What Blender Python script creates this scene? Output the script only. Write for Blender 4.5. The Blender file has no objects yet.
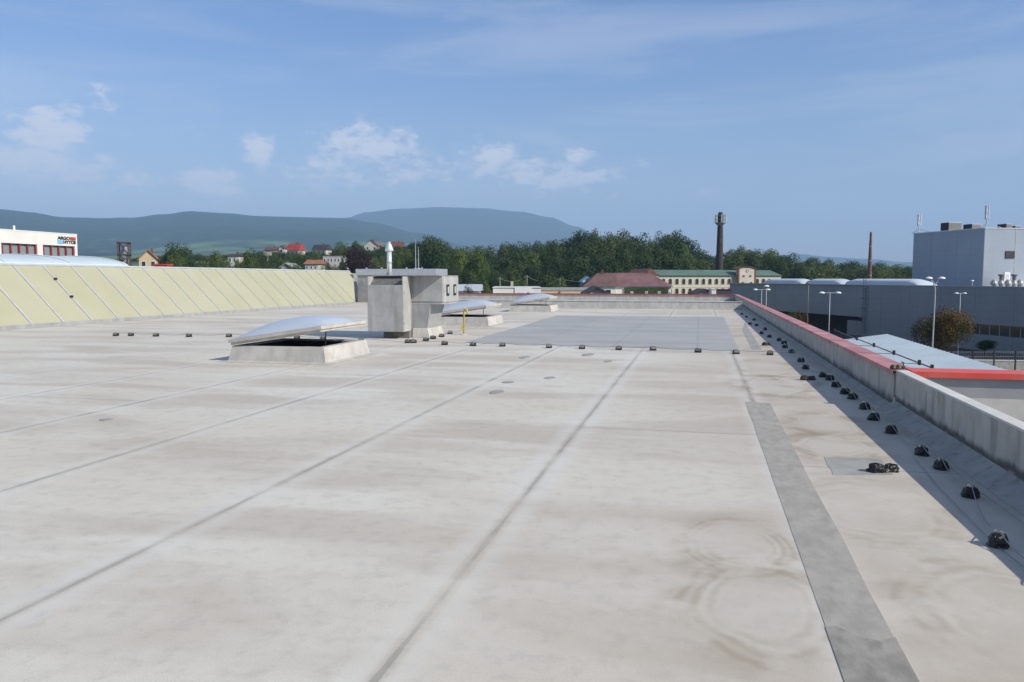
import bpy, math, random
from mathutils import Vector, Matrix, Quaternion
random.seed(7)
R = math.radians
scene = bpy.context.scene
COL = scene.collection

# ------------------------------------------------------------------ camera
F = 784.0; YAW = R(13.45); PIT = math.atan(63/784); EYE = 1.65
fh = (-math.sin(YAW), math.cos(YAW)); rt = (math.cos(YAW), math.sin(YAW))
cp, sp = math.cos(PIT), math.sin(PIT)
def ray(px, py):
    u = (px-512)/F; v = -(py-341)/F; f = cp+v*sp
    return (fh[0]*f+rt[0]*u, fh[1]*f+rt[1]*u, -sp+v*cp)
def G(px, py, z=0.0):                     # where the sight line meets height z
    d = ray(px, py); t = (z-EYE)/d[2]; return (d[0]*t, d[1]*t, z)
def D(px, py, dep):                       # point at a measured distance
    d = ray(px, py); h = d[0]*fh[0]+d[1]*fh[1]; t = dep/h
    return (d[0]*t, d[1]*t, EYE+d[2]*t)
def onX(px, py, X):
    d = ray(px, py); t = X/d[0]; return (d[1]*t, EYE+d[2]*t)
def onLine(px, A, u):                     # distance along a facade line A+s*u seen at column px
    d = ray(px, 278)
    det = d[0]*(-u[1]) + u[0]*d[1]
    return (d[0]*A[1]-d[1]*A[0])/(-(d[0]*u[1]-d[1]*u[0])) if False else ((A[1]*d[0]-A[0]*d[1])/(u[0]*d[1]-u[1]*d[0]))
cam_d = bpy.data.cameras.new('camera'); cam = bpy.data.objects.new('camera', cam_d); COL.objects.link(cam)
cam.location = (0, 0, EYE); cam.rotation_euler = (math.pi/2-PIT, 0, YAW)
cam_d.sensor_width = 36; cam_d.lens = F/1024*36; cam_d.clip_end = 40000; cam_d.clip_start = .05
scene.camera = cam

# ------------------------------------------------------------------ materials
MATS = {}
def new_mat(name):
    m = bpy.data.materials.new(name); m.use_nodes = True
    nt = m.node_tree; b = nt.nodes['Principled BSDF']; MATS[name] = m
    return m, nt, b
def N(nt, t, **kw):
    n = nt.nodes.new(t)
    for k, v in kw.items():
        if k.startswith('i_'):
            n.inputs[k[2:].replace('_', ' ')].default_value = v
        else: setattr(n, k, v)
    return n
def math_n(nt, op, a, b=None, c=None, clamp=False):
    n = nt.nodes.new('ShaderNodeMath'); n.operation = op; n.use_clamp = clamp
    for i, x in enumerate((a, b, c)):
        if x is None: continue
        if isinstance(x, (int, float)): n.inputs[i].default_value = x
        else: nt.links.new(x, n.inputs[i])
    return n.outputs[0]
def mixc(nt, fac, a, b, mode='MIX'):
    n = nt.nodes.new('ShaderNodeMix'); n.data_type = 'RGBA'; n.blend_type = mode
    for i, x in ((0, fac), (6, a), (7, b)):
        if isinstance(x, (int, float)): n.inputs[i].default_value = x
        elif isinstance(x, tuple): n.inputs[i].default_value = (*x[:3], 1)
        else: nt.links.new(x, n.inputs[i])
    return n.outputs[2]
def sstep(nt, x, a, b):
    n = nt.nodes.new('ShaderNodeMapRange'); n.interpolation_type = 'SMOOTHSTEP'
    nt.links.new(x, n.inputs[0]); n.inputs[1].default_value = a; n.inputs[2].default_value = b
    n.inputs[3].default_value = 0; n.inputs[4].default_value = 1
    return n.outputs[0]
def coords(nt, kind='Object', scale=(1, 1, 1)):
    tc = nt.nodes.new('ShaderNodeTexCoord'); mp = nt.nodes.new('ShaderNodeMapping')
    mp.inputs['Scale'].default_value = scale
    nt.links.new(tc.outputs[kind], mp.inputs[0]); return mp.outputs[0]
def noise(nt, vec, s, det=4, rough=.55, dist=0):
    n = nt.nodes.new('ShaderNodeTexNoise'); n.inputs['Scale'].default_value = s
    n.inputs['Detail'].default_value = det; n.inputs['Roughness'].default_value = rough
    n.inputs['Distortion'].default_value = dist
    nt.links.new(vec, n.inputs['Vector']); return n.outputs[0]
def bump(nt, b, h, st=.3, d=.02):
    n = nt.nodes.new('ShaderNodeBump'); n.inputs['Strength'].default_value = st; n.inputs['Distance'].default_value = d
    nt.links.new(h, n.inputs['Height']); nt.links.new(n.outputs[0], b.inputs['Normal'])
def simple(name, col, rough=.7, metal=0, var=.12, scale=3.0, dirt=None, dirt_amt=.5, vs=(1, 1, 1), bmp=0, bs=30, spec=.5):
    m, nt, b = new_mat(name)
    v = coords(nt, 'Object', vs)
    n1 = noise(nt, v, scale, 5)
    dark = tuple(max(0, c*(1-var)) for c in col); lite = tuple(min(1, c*(1+var)) for c in col)
    c = mixc(nt, sstep(nt, n1, .3, .7), dark, lite)
    if dirt:
        n2 = noise(nt, v, scale*.6, 6, .65)
        c = mixc(nt, math_n(nt, 'MULTIPLY', sstep(nt, n2, .5, .75), dirt_amt), c, dirt)
    nt.links.new(c, b.inputs['Base Color'])
    b.inputs['Roughness'].default_value = rough; b.inputs['Metallic'].default_value = metal
    b.inputs['Specular IOR Level'].default_value = spec
    if bmp: bump(nt, b, noise(nt, v, bs, 4), bmp, .01)
    return m

ROOFCOL = (.475, .452, .412)
def roof_material():
    m, nt, b = new_mat('roof_membrane')
    v = coords(nt)
    big = noise(nt, v, .22, 4, .5); med = noise(nt, v, .9, 5, .6, .4); fine = noise(nt, v, 7, 6, .65); spk = noise(nt, v, 60, 3, .7)
    # puddle-dirt bands run across the roof
    v2 = coords(nt, 'Object', (.35, 1.15, 1)); band = noise(nt, v2, .75, 4, .55, .3)
    c = mixc(nt, sstep(nt, big, .32, .68), (.635, .587, .503), (.71, .685, .62))
    c = mixc(nt, math_n(nt, 'MULTIPLY', sstep(nt, band, .42, .64), .66), c, (.475, .415, .345))
    c = mixc(nt, math_n(nt, 'MULTIPLY', sstep(nt, med, .52, .75), 0.30), c, (.66, .65, .62))
    c = mixc(nt, math_n(nt, 'MULTIPLY', sstep(nt, fine, .45, .72), .28), c, (.32, .30, .27))
    c = mixc(nt, math_n(nt, 'MULTIPLY', sstep(nt, spk, .74, .8), .4), c, (.16, .15, .14))
    scr = noise(nt, coords(nt, 'Object', (9, 1.2, 1)), 2.2, 6, .75); scr2 = noise(nt, coords(nt, 'Object', (1.0, 7, 1)), 2.0, 6, .75); grit = noise(nt, v, 95, 3, .8); blot = noise(nt, v, 3.2, 7, .7)
    c = mixc(nt, math_n(nt, 'MULTIPLY', sstep(nt, scr, .60, .72), .20), c, (.34, .32, .285))
    c = mixc(nt, math_n(nt, 'MULTIPLY', sstep(nt, scr2, .60, .74), .22), c, (.36, .335, .29))
    c = mixc(nt, math_n(nt, 'MULTIPLY', sstep(nt, blot, .56, .70), .20), c, (.37, .345, .30))
    c = mixc(nt, math_n(nt, 'MULTIPLY', sstep(nt, grit, .35, .75), .32), c, (.33, .31, .28))
    sep = N(nt, 'ShaderNodeSeparateXYZ'); nt.links.new(v, sep.inputs[0])
    X, Y = sep.outputs[0], sep.outputs[1]
    # browner towards the right hand drain line
    rb = sstep(nt, X, -1.8, 1.5)
    nb = math_n(nt, 'MULTIPLY', rb, math_n(nt, 'ADD', .28, math_n(nt, 'MULTIPLY', sstep(nt, med, .35, .65), .35)))
    c = mixc(nt, nb, c, (.445, .375, .305))
    # overlap seams every two metres
    wob = math_n(nt, 'MULTIPLY', math_n(nt, 'SUBTRACT', noise(nt, v, 2.5, 3), .5), .018)
    xs = math_n(nt, 'ADD', X, wob)
    fr = math_n(nt, 'SUBTRACT', math_n(nt, 'FRACT', math_n(nt, 'DIVIDE', math_n(nt, 'ADD', xs, 20.175), 1.99)), .5)
    ad = math_n(nt, 'MULTIPLY', math_n(nt, 'ABSOLUTE', fr), 1.99)
    wn = math_n(nt, 'MULTIPLY', math_n(nt, 'SUBTRACT', noise(nt, v, 1.4, 5), .18), .052)
    line = math_n(nt, 'LESS_THAN', ad, wn)
    soft = math_n(nt, 'SUBTRACT', 1, sstep(nt, ad, .0, .06))
    seam_d = math_n(nt, 'MULTIPLY', math_n(nt, 'MAXIMUM', math_n(nt, 'MULTIPLY', line, .5), math_n(nt, 'MULTIPLY', soft, .22)),
                    math_n(nt, 'ADD', .35, math_n(nt, 'MULTIPLY', sstep(nt, noise(nt, v, 1.3, 4), .38, .6), .65)))
    c = mixc(nt, seam_d, c, (.17, .17, .165))
    # a pale halo beside each seam
    halo = math_n(nt, 'MULTIPLY', math_n(nt, 'SUBTRACT', sstep(nt, ad, .03, .07), sstep(nt, ad, .08, .25)), .35)
    c = mixc(nt, halo, c, (.66, .65, .62))
    # cross joints between rolls
    for (x0, x1, y0) in ((-1.27, .72, 8.55), (-3.25, -1.27, 14.6), (-7.2, -5.24, 12.3), (-5.24, -3.25, 5.9 - 20), (.72, 2.2, 7.2), (-9.2, -7.2, 9.0)):
        dy = math_n(nt, 'ABSOLUTE', math_n(nt, 'SUBTRACT', math_n(nt, 'ADD', Y, wob), y0))
        k = math_n(nt, 'MULTIPLY', math_n(nt, 'LESS_THAN', dy, .018),
                   math_n(nt, 'MULTIPLY', math_n(nt, 'GREATER_THAN', X, x0), math_n(nt, 'LESS_THAN', X, x1)))
        c = mixc(nt, math_n(nt, 'MULTIPLY', k, .45), c, (.2, .2, .2))
    # dried puddle rings
    wx = math_n(nt, 'ADD', math_n(nt, 'MULTIPLY', math_n(nt, 'SUBTRACT', noise(nt, v, 1.1, 2), .5), .55), math_n(nt, 'MULTIPLY', math_n(nt, 'SUBTRACT', noise(nt, v, 5, 4), .5), .22)); rmask = math_n(nt, 'ADD', .15, math_n(nt, 'MULTIPLY', sstep(nt, noise(nt, v, 2.3, 4), .42, .6), .85))
    for (cx, cy, rx, ry, amt) in ((.33, 4.05, .37, .62, 1), (.27, 4.95, .30, .5, .9), (1.62, 4.15, .55, .8, .8), (1.2, 6.0, .5, .75, .55),
                                  (1.42, 9.35, .36, .75, 1.7), (1.30, 8.15, .42, .55, 1.7), (1.15, 12.6, .5, 1.1, 1.8), (1.55, 13.2, .3, .7, 1.8), (1.2, 15.2, .5, 1.3, .8),
                                  (-2.6, 9.5, .7, 1.0, .22), (-6.2, 7.4, .8, 1.2, .2), (1.1, 21, .6, 2.0, .9), (.4, 24.5, .6, 2.2, .5)):
        dx = math_n(nt, 'DIVIDE', math_n(nt, 'SUBTRACT', X, cx), rx); dy = math_n(nt, 'DIVIDE', math_n(nt, 'SUBTRACT', Y, cy), ry)
        r = math_n(nt, 'ADD', math_n(nt, 'SQRT', math_n(nt, 'ADD', math_n(nt, 'MULTIPLY', dx, dx), math_n(nt, 'MULTIPLY', dy, dy))), wx)
        ring = math_n(nt, 'MULTIPLY', math_n(nt, 'ADD', .5, math_n(nt, 'MULTIPLY', math_n(nt, 'SINE', math_n(nt, 'MULTIPLY', r, 31)), .5)),
                      math_n(nt, 'MULTIPLY', sstep(nt, r, .35, .9), math_n(nt, 'SUBTRACT', 1, sstep(nt, r, 1.0, 1.25))))
        c = mixc(nt, math_n(nt, 'MULTIPLY', math_n(nt, 'MULTIPLY', ring, rmask), .42*min(amt, 1)), c, (.30, .235, .14))
        body = math_n(nt, 'SUBTRACT', 1, sstep(nt, r, .2, 1.15))
        c = mixc(nt, math_n(nt, 'MULTIPLY', body, .28*amt), c, (.53, .50, .445))
        edge = math_n(nt, 'MULTIPLY', sstep(nt, r, .75, 1.0), math_n(nt, 'SUBTRACT', 1, sstep(nt, r, 1.05, 1.7)))
        c = mixc(nt, math_n(nt, 'MULTIPLY', math_n(nt, 'MULTIPLY', edge, rmask), .26*amt), c, (.27, .20, .13))
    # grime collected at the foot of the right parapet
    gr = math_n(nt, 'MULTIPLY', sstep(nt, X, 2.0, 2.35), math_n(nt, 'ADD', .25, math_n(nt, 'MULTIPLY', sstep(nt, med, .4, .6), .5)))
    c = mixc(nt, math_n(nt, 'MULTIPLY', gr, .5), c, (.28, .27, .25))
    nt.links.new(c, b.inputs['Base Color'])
    b.inputs['Roughness'].default_value = .62; b.inputs['Specular IOR Level'].default_value = .3
    hh = math_n(nt, 'ADD', math_n(nt, 'MULTIPLY', fine, .4), math_n(nt, 'MULTIPLY', big, 3))
    bump(nt, b, hh, .35, .02)
    return m
M_roof = roof_material()

def stained_wall(name, base, zlo, zhi, streak=(.13, .12, .10), amt=.6, sc=(9, 9, .7), rough=.75, low=True):
    m, nt, b = new_mat(name)
    v = coords(nt); vs = coords(nt, 'Object', sc)
    st = noise(nt, vs, 1.0, 5, .6); n2 = noise(nt, v, 3, 5, .6); n3 = noise(nt, v, .5, 3)
    c = mixc(nt, sstep(nt, n2, .3, .7), tuple(x*.85 for x in base), tuple(min(1, x*1.1) for x in base))
    c = mixc(nt, math_n(nt, 'MULTIPLY', sstep(nt, n3, .45, .65), .3), c, tuple(x*.7 for x in base))
    c = mixc(nt, math_n(nt, 'MULTIPLY', sstep(nt, st, .48, .75), amt), c, streak)
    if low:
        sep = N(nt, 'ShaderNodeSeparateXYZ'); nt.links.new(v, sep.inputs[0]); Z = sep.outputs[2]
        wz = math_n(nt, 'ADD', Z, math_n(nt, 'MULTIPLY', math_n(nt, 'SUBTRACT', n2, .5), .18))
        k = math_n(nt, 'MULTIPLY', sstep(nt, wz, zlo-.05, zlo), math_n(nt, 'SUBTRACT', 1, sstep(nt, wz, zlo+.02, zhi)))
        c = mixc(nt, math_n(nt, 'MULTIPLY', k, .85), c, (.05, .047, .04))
    nt.links.new(c, b.inputs['Base Color']); b.inputs['Roughness'].default_value = rough
    bump(nt, b, noise(nt, v, 14, 5), .25, .01)
    return m
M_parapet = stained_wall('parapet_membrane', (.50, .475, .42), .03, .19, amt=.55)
M_wallfar = stained_wall('low_wall_membrane', (.52, .51, .48), .0, .1, amt=.3, low=False)
M_cove = stained_wall('cove_membrane', (.40, .38, .345), .0, .1, amt=.6, low=False)
M_coping = simple('red_coping', (.44, .19, .195), .55, 0, .18, 2.6, dirt=(.60, .40, .39), dirt_amt=.9)
M_coping_bright = simple('bright_red_coping', (.72, .085, .06), .45, 0, .1, 1.5, dirt=(.75, .35, .3), dirt_amt=.4)
M_cap = simple('pale_cap', (.62, .61, .57), .6, 0, .1, 3)
M_strip = simple('patch_strip', (.36, .338, .30), .7, 0, .12, 6, dirt=(.46, .435, .39), dirt_amt=.6, bmp=.4, bs=9, vs=(1.6, .8, 1))
M_darkfield, _nt, _b = new_mat('dark_membrane')
_v = coords(_nt); _s = N(_nt, 'ShaderNodeSeparateXYZ'); _nt.links.new(_v, _s.inputs[0])
_n = noise(_nt, coords(_nt, 'Object', (.5, 1.2, 1)), .8, 6, .6); _f = noise(_nt, _v, 5, 6, .7)
_c = mixc(_nt, sstep(_nt, _n, .35, .65), (.345, .345, .35), (.41, .41, .405)); _c = mixc(_nt, math_n(_nt, 'MULTIPLY', sstep(_nt, _f, .5, .7), .35), _c, (.27, .27, .27))
_d = math_n(_nt, 'ABSOLUTE', math_n(_nt, 'SUBTRACT', math_n(_nt, 'FRACT', math_n(_nt, 'DIVIDE', math_n(_nt, 'ADD', _s.outputs[0], math_n(_nt, 'ADD', 20.9, math_n(_nt, 'MULTIPLY', _f, .06))), 1.99)), .5))
_c = mixc(_nt, math_n(_nt, 'MULTIPLY', math_n(_nt, 'LESS_THAN', _d, .014), .22), _c, (.17, .17, .17))
_c = mixc(_nt, math_n(_nt, 'MULTIPLY', sstep(_nt, noise(_nt, _v, .45, 3), .5, .65), .3), _c, (.45, .43, .39))
_nt.links.new(_c, _b.inputs['Base Color']); _b.inputs['Roughness'].default_value = .65
M_spot = simple('spot_patch', (.33, .325, .30), .7, 0, .15, 4)
M_poly, _nt, _b = new_mat('yellow_polycarbonate'); _oi = N(_nt, 'ShaderNodeObjectInfo')
_v = coords(_nt, 'Object'); _n = noise(_nt, _v, .6, 4); _f = noise(_nt, coords(_nt, 'Object', (1, 30, 1)), 1.5, 2)
_c = mixc(_nt, sstep(_nt, _n, .3, .7), (.40, .385, .245), (.44, .425, .29)); _c = mixc(_nt, math_n(_nt, 'MULTIPLY', _oi.outputs['Random'], .5), _c, (.46, .45, .335)); _c = mixc(_nt, math_n(_nt, 'MULTIPLY', sstep(_nt, noise(_nt, coords(_nt, 'Object', (.4, 6, .4)), 1.2, 5, .7), .5, .7), .25), _c, (.34, .335, .24)); _c = mixc(_nt, math_n(_nt, 'MULTIPLY', _f, .2), _c, (.44, .43, .28))
_nt.links.new(_c, _b.inputs['Base Color']); _b.inputs['Roughness'].default_value = .38
M_alu = simple('aluminium', (.55, .57, .60), .4, .6, .08, 6)
M_alu_lt = simple('pale_aluminium', (.62, .65, .68), .45, .3, .08, 3)
M_flash = simple('flashing_grey', (.36, .36, .36), .5, .2, .15, 3)
M_metalroof = simple('blue_grey_metal_roof', (.54, .62, .66), .5, 0, .05, .7, dirt=(.46, .54, .58), dirt_amt=.3)
M_metalroof2 = simple('pale_metal_roof', (.68, .70, .70), .42, .2, .07, .7)
def cladding(name, col, rough=.45, metal=.25, stripes=3.0, axis=2, amt=.12, var=.06):
    m, nt, b = new_mat(name)
    v = coords(nt); sep = N(nt, 'ShaderNodeSeparateXYZ'); nt.links.new(v, sep.inputs[0])
    w = math_n(nt, 'FRACT', math_n(nt, 'MULTIPLY', sep.outputs[axis], stripes))
    n1 = noise(nt, v, .15, 4)
    c = mixc(nt, sstep(nt, n1, .3, .7), tuple(x*(1-var) for x in col), tuple(x*(1+var) for x in col))
    c = mixc(nt, math_n(nt, 'MULTIPLY', math_n(nt, 'LESS_THAN', w, .08), amt*4), c, tuple(x*.45 for x in col))
    h_ = math_n(nt, 'ADD', sep.outputs[0], sep.outputs[1]); vj = math_n(nt, 'LESS_THAN', math_n(nt, 'FRACT', math_n(nt, 'DIVIDE', h_, 6.0)), .02)
    c = mixc(nt, math_n(nt, 'MULTIPLY', vj, .45), c, tuple(x*.4 for x in col))
    pn_ = N(nt, 'ShaderNodeTexWhiteNoise', noise_dimensions='2D'); cb_ = N(nt, 'ShaderNodeCombineXYZ'); nt.links.new(math_n(nt, 'FLOOR', math_n(nt, 'DIVIDE', h_, 6.0)), cb_.inputs[0]); nt.links.new(math_n(nt, 'FLOOR', math_n(nt, 'MULTIPLY', sep.outputs[axis], stripes)), cb_.inputs[1]); nt.links.new(cb_.outputs[0], pn_.inputs[0])
    c = mixc(nt, math_n(nt, 'MULTIPLY', pn_.outputs[0], .10), c, tuple(x*.7 for x in col))
    c = mixc(nt, math_n(nt, 'MULTIPLY', sstep(nt, noise(nt, coords(nt, 'Object', (2, 2, .12)), 1, 4, .6), .5, .75), .25), c, tuple(x*.7 for x in col))
    nt.links.new(c, b.inputs['Base Color']); b.inputs['Roughness'].default_value = rough; b.inputs['Metallic'].default_value = metal
    bump(nt, b, w, .3, .02)
    return m
M_whgrey = cladding('warehouse_cladding', (.24, .27, .30), stripes=1.0, amt=.06)
M_blkgrey = cladding('hall_cladding', (.33, .37, .43), stripes=1.0, amt=.05)
M_galv = stained_wall('galvanised_panel', (.44, .435, .415), 0, .1, streak=(.23, .21, .18), amt=.5, sc=(5, 5, .5), rough=.5, low=False)
M_galv_d = stained_wall('galvanised_duct', (.34, .345, .345), 0, .1, streak=(.2, .2, .19), amt=.4, sc=(5, 5, .5), rough=.5, low=False)
M_grime = simple('grimy_metal', (.17, .165, .155), .6, .2, .3, 5, vs=(3, 3, 1))
M_concrete = simple('concrete', (.42, .40, .35), .85, 0, .2, 5, dirt=(.2, .19, .16), dirt_amt=.6)
M_black = simple('black_rubber', (.018, .018, .019), .6, 0, .3, 12)
M_bag, _nt, _b = new_mat('black_foil'); _b.inputs['Base Color'].default_value = (.012, .012, .013, 1); _b.inputs['Roughness'].default_value = .3
bump(_nt, _b, noise(_nt, coords(_nt), 40, 4), .7, .02)
M_steel = simple('galvanised_steel', (.5, .5, .5), .4, .8, .1, 8)
M_wire = simple('wire', (.32, .32, .32), .45, .7, .1, 8)
M_white = simple('white_paint', (.78, .78, .77), .5, 0, .05, 2)
M_flue = simple('bright_flue', (.82, .82, .82), .25, .5, .05, 2)
M_yellow = simple('yellow_paint', (.62, .50, .06), .5, 0, .15, 6)
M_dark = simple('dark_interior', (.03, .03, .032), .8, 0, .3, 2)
M_dome, _nt, _b = new_mat('acrylic_dome')
_b.inputs['Base Color'].default_value = (.50, .55, .62, 1); _b.inputs['Roughness'].default_value = .3
_b.inputs['Subsurface Weight'].default_value = 0; _b.inputs['Coat Weight'].default_value = .3
M_frame = simple('dome_frame', (.52, .48, .42), .55, 0, .15, 4, dirt=(.3, .27, .22), dirt_amt=.5)
M_curb = stained_wall('curb_membrane', (.50, .48, .44), 0, .05, streak=(.25, .23, .2), amt=.35, low=False)
M_glass, _nt, _b = new_mat('dark_glass'); _b.inputs['Base Color'].default_value = (.03, .035, .04, 1); _b.inputs['Roughness'].default_value = .08
M_glass_pale, _nt, _b = new_mat('pale_glass'); _b.inputs['Base Color'].default_value = (.22, .27, .27, 1); _b.inputs['Roughness'].default_value = .12
M_red = simple('red_paint', (.30, .03, .045), .5, 0, .1, 2)
M_plasterw = simple('white_plaster', (.74, .72, .68), .8, 0, .04, .5)
M_cream = simple('cream_plaster', (.52, .49, .42), .85, 0, .08, .4)
M_ochre = simple('ochre_plaster', (.55, .43, .27), .85, 0, .08, .4)
M_greyplaster = simple('grey_plaster', (.36, .36, .37), .85, 0, .08, .4)
M_brickred = simple('brick', (.20, .055, .035), .85, 0, .25, 2)
M_sooty = simple('sooty_brick', (.045, .032, .03), .9, 0, .4, 1.2, dirt=(.10, .07, .06), dirt_amt=.4)
M_chimbrick = simple('chimney_brick', (.17, .085, .06), .9, 0, .3, .8)
def tiles(name, col, s=.25):
    m, nt, b = new_mat(name)
    v = coords(nt); n1 = noise(nt, v, .5, 4); n2 = noise(nt, v, 4, 3)
    c = mixc(nt, sstep(nt, n1, .3, .7), tuple(x*.78 for x in col), tuple(x*1.2 for x in col))
    c = mixc(nt, math_n(nt, 'MULTIPLY', sstep(nt, n2, .45, .7), .35), c, tuple(x*.55 for x in col))
    nt.links.new(c, b.inputs['Base Color']); b.inputs['Roughness'].default_value = .75
    w = N(nt, 'ShaderNodeTexWave'); w.bands_direction = 'Z'; w.inputs['Scale'].default_value = 3; nt.links.new(v, w.inputs[0])
    bump(nt, b, w.outputs[1], .5, .05); return m
M_tile_red = tiles('red_tiles', (.40, .06, .045)); M_tile_pur = tiles('mauve_tiles', (.19, .10, .105)); M_tile_dk = tiles('dark_tiles', (.05, .045, .045))
M_tile_pur2 = tiles('brown_mauve_tiles', (.15, .085, .08))
M_tile_br = tiles('brown_tiles', (.15, .06, .04)); M_tile_or = tiles('orange_tiles', (.34, .15, .08)); M_green_roof = tiles('green_roof', (.10, .17, .135))
M_blueroof = simple('blue_sheet', (.25, .42, .62), .5, 0, .05, 1)

def leaf_mat(name, c0, c1, hue=.03, rnd=.5):
    m, nt, b = new_mat(name)
    v = coords(nt); n1 = noise(nt, v, 2.2, 3, .6); n2 = noise(nt, v, 14, 2)
    oi = N(nt, 'ShaderNodeObjectInfo')
    k = math_n(nt, 'ADD', math_n(nt, 'MULTIPLY', sstep(nt, n1, .35, .65), .55), math_n(nt, 'MULTIPLY', oi.outputs['Random'], rnd), clamp=True)
    c = mixc(nt, k, c0, c1)
    c = mixc(nt, math_n(nt, 'MULTIPLY', n2, .4), c, tuple(x*.7 for x in c0))
    nt.links.new(c, b.inputs['Base Color']); b.inputs['Roughness'].default_value = .7; b.inputs['Specular IOR Level'].default_value = .15
    tr = N(nt, 'ShaderNodeBsdfTranslucent'); nt.links.new(c, tr.inputs[0])
    mx = N(nt, 'ShaderNodeMixShader'); mx.inputs[0].default_value = .22
    nt.links.new(b.outputs[0], mx.inputs[1]); nt.links.new(tr.outputs[0], mx.inputs[2])
    nt.links.new(mx.outputs[0], nt.nodes['Material Output'].inputs[0]); return m
L_green = leaf_mat('leaf_green', (.034, .066, .018), (.145, .18, .046))
L_dark = leaf_mat('leaf_dark', (.02, .046, .017), (.085, .125, .036))
L_lite = leaf_mat('leaf_light', (.07, .12, .028), (.16, .20, .05))
L_purple = leaf_mat('leaf_purple', (.022, .012, .014), (.05, .022, .024))
L_orange = leaf_mat('leaf_orange', (.085, .075, .022), (.30, .13, .022), rnd=.1)
M_bark = simple('bark', (.10, .075, .055), .9, 0, .3, 4)

# ------------------------------------------------------------------ mesh builder
class MB:
    def __init__(s): s.v = []; s.f = []
    def add(s, vs, fs):
        o = len(s.v); s.v += [tuple(p) for p in vs]; s.f += [tuple(i+o for i in f) for f in fs]; return s
    def box(s, x0, x1, y0, y1, z0, z1):
        return s.add([(x0,y0,z0),(x1,y0,z0),(x1,y1,z0),(x0,y1,z0),(x0,y0,z1),(x1,y0,z1),(x1,y1,z1),(x0,y1,z1)],
                     [(0,3,2,1),(4,5,6,7),(0,1,5,4),(1,2,6,5),(2,3,7,6),(3,0,4,7)])
    def hexa(s, bot, top):
        n = len(bot); fs = [tuple(range(n-1, -1, -1)), tuple(range(n, 2*n))]
        fs += [(i, (i+1) % n, (i+1) % n+n, i+n) for i in range(n)]
        return s.add(list(bot)+list(top), fs)
    def prism(s, prof, axis, a, b):          # profile (2D) extruded along an axis
        def mk(p, t): return {'x': (t, p[0], p[1]), 'y': (p[0], t, p[1]), 'z': (p[0], p[1], t)}[axis]
        return s.hexa([mk(p, a) for p in prof], [mk(p, b) for p in prof])
    def tube(s, pts, r, n=8, caps=True, r2=None):
        pts = [Vector(p) for p in pts]; rings = []
        for i, p in enumerate(pts):
            d = (pts[min(i+1, len(pts)-1)]-pts[max(i-1, 0)]).normalized()
            up = Vector((0, 0, 1)) if abs(d.z) < .9 else Vector((1, 0, 0))
            a = d.cross(up).normalized(); b = a.cross(d)
            rr = r if r2 is None else r+(r2-r)*i/(len(pts)-1)
            if isinstance(r, (list, tuple)): rr = r[i]
            rings.append([p+a*math.cos(2*math.pi*k/n)*rr+b*math.sin(2*math.pi*k/n)*rr for k in range(n)])
        vs = [q for ring in rings for q in ring]; fs = []
        for i in range(len(pts)-1):
            for k in range(n): fs.append((i*n+k, i*n+(k+1) % n, (i+1)*n+(k+1) % n, (i+1)*n+k))
        if caps: fs += [tuple(range(n-1, -1, -1)), tuple((len(pts)-1)*n+k for k in range(n))]
        return s.add(vs, fs)
    def lathe(s, cx, cy, prof, n=16):        # prof: (r, z)
        vs = [(cx+r*math.cos(2*math.pi*k/n), cy+r*math.sin(2*math.pi*k/n), z) for r, z in prof for k in range(n)]
        fs = [(i*n+k, i*n+(k+1) % n, (i+1)*n+(k+1) % n, (i+1)*n+k) for i in range(len(prof)-1) for k in range(n)]
        fs += [tuple(range(n-1, -1, -1)), tuple((len(prof)-1)*n+k for k in range(n))]
        return s.add(vs, fs)
    def build(s, name, mat, parent=None, smooth=False, bevel=0, at=None):
        me = bpy.data.meshes.new(name); me.from_pydata(s.v, [], s.f); me.update()
        import bmesh
        bm = bmesh.new(); bm.from_mesh(me); bmesh.ops.recalc_face_normals(bm, faces=bm.faces); bm.to_mesh(me); bm.free()
        me.materials.append(mat)
        if smooth: me.polygons.foreach_set('use_smooth', [True]*len(me.polygons))
        o = bpy.data.objects.new(name, me); COL.objects.link(o)
        if parent is not None: o.parent = parent
        if at: o.location = at
        if bevel:
            b = o.modifiers.new('bevel', 'BEVEL'); b.width = bevel; b.segments = 2; b.limit_method = 'ANGLE'
        return o
def empty(name, loc=(0, 0, 0), rz=0):
    o = bpy.data.objects.new(name, None); COL.objects.link(o); o.location = loc; o.rotation_euler = (0, 0, rz); o.empty_display_size = .2
    return o
def tag(o, label=None, cat=None, group=None, kind=None):
    if label: o['label'] = label
    if cat: o['category'] = cat
    if group: o['group'] = group
    if kind: o['kind'] = kind
    return o
def copy_tree(o, parent=None):
    c = o.copy(); COL.objects.link(c)
    if parent is not None: c.parent = parent
    for ch in list(o.children):
        copy_tree(ch, c)
    return c
ORD = ['first','second','third','fourth','fifth','sixth','seventh','eighth','ninth','tenth','eleventh','twelfth','thirteenth','fourteenth','fifteenth',
       'sixteenth','seventeenth','eighteenth','nineteenth','twentieth','twenty-first','twenty-second','twenty-third','twenty-fourth','twenty-fifth','twenty-sixth','twenty-seventh','twenty-eighth']

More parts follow.
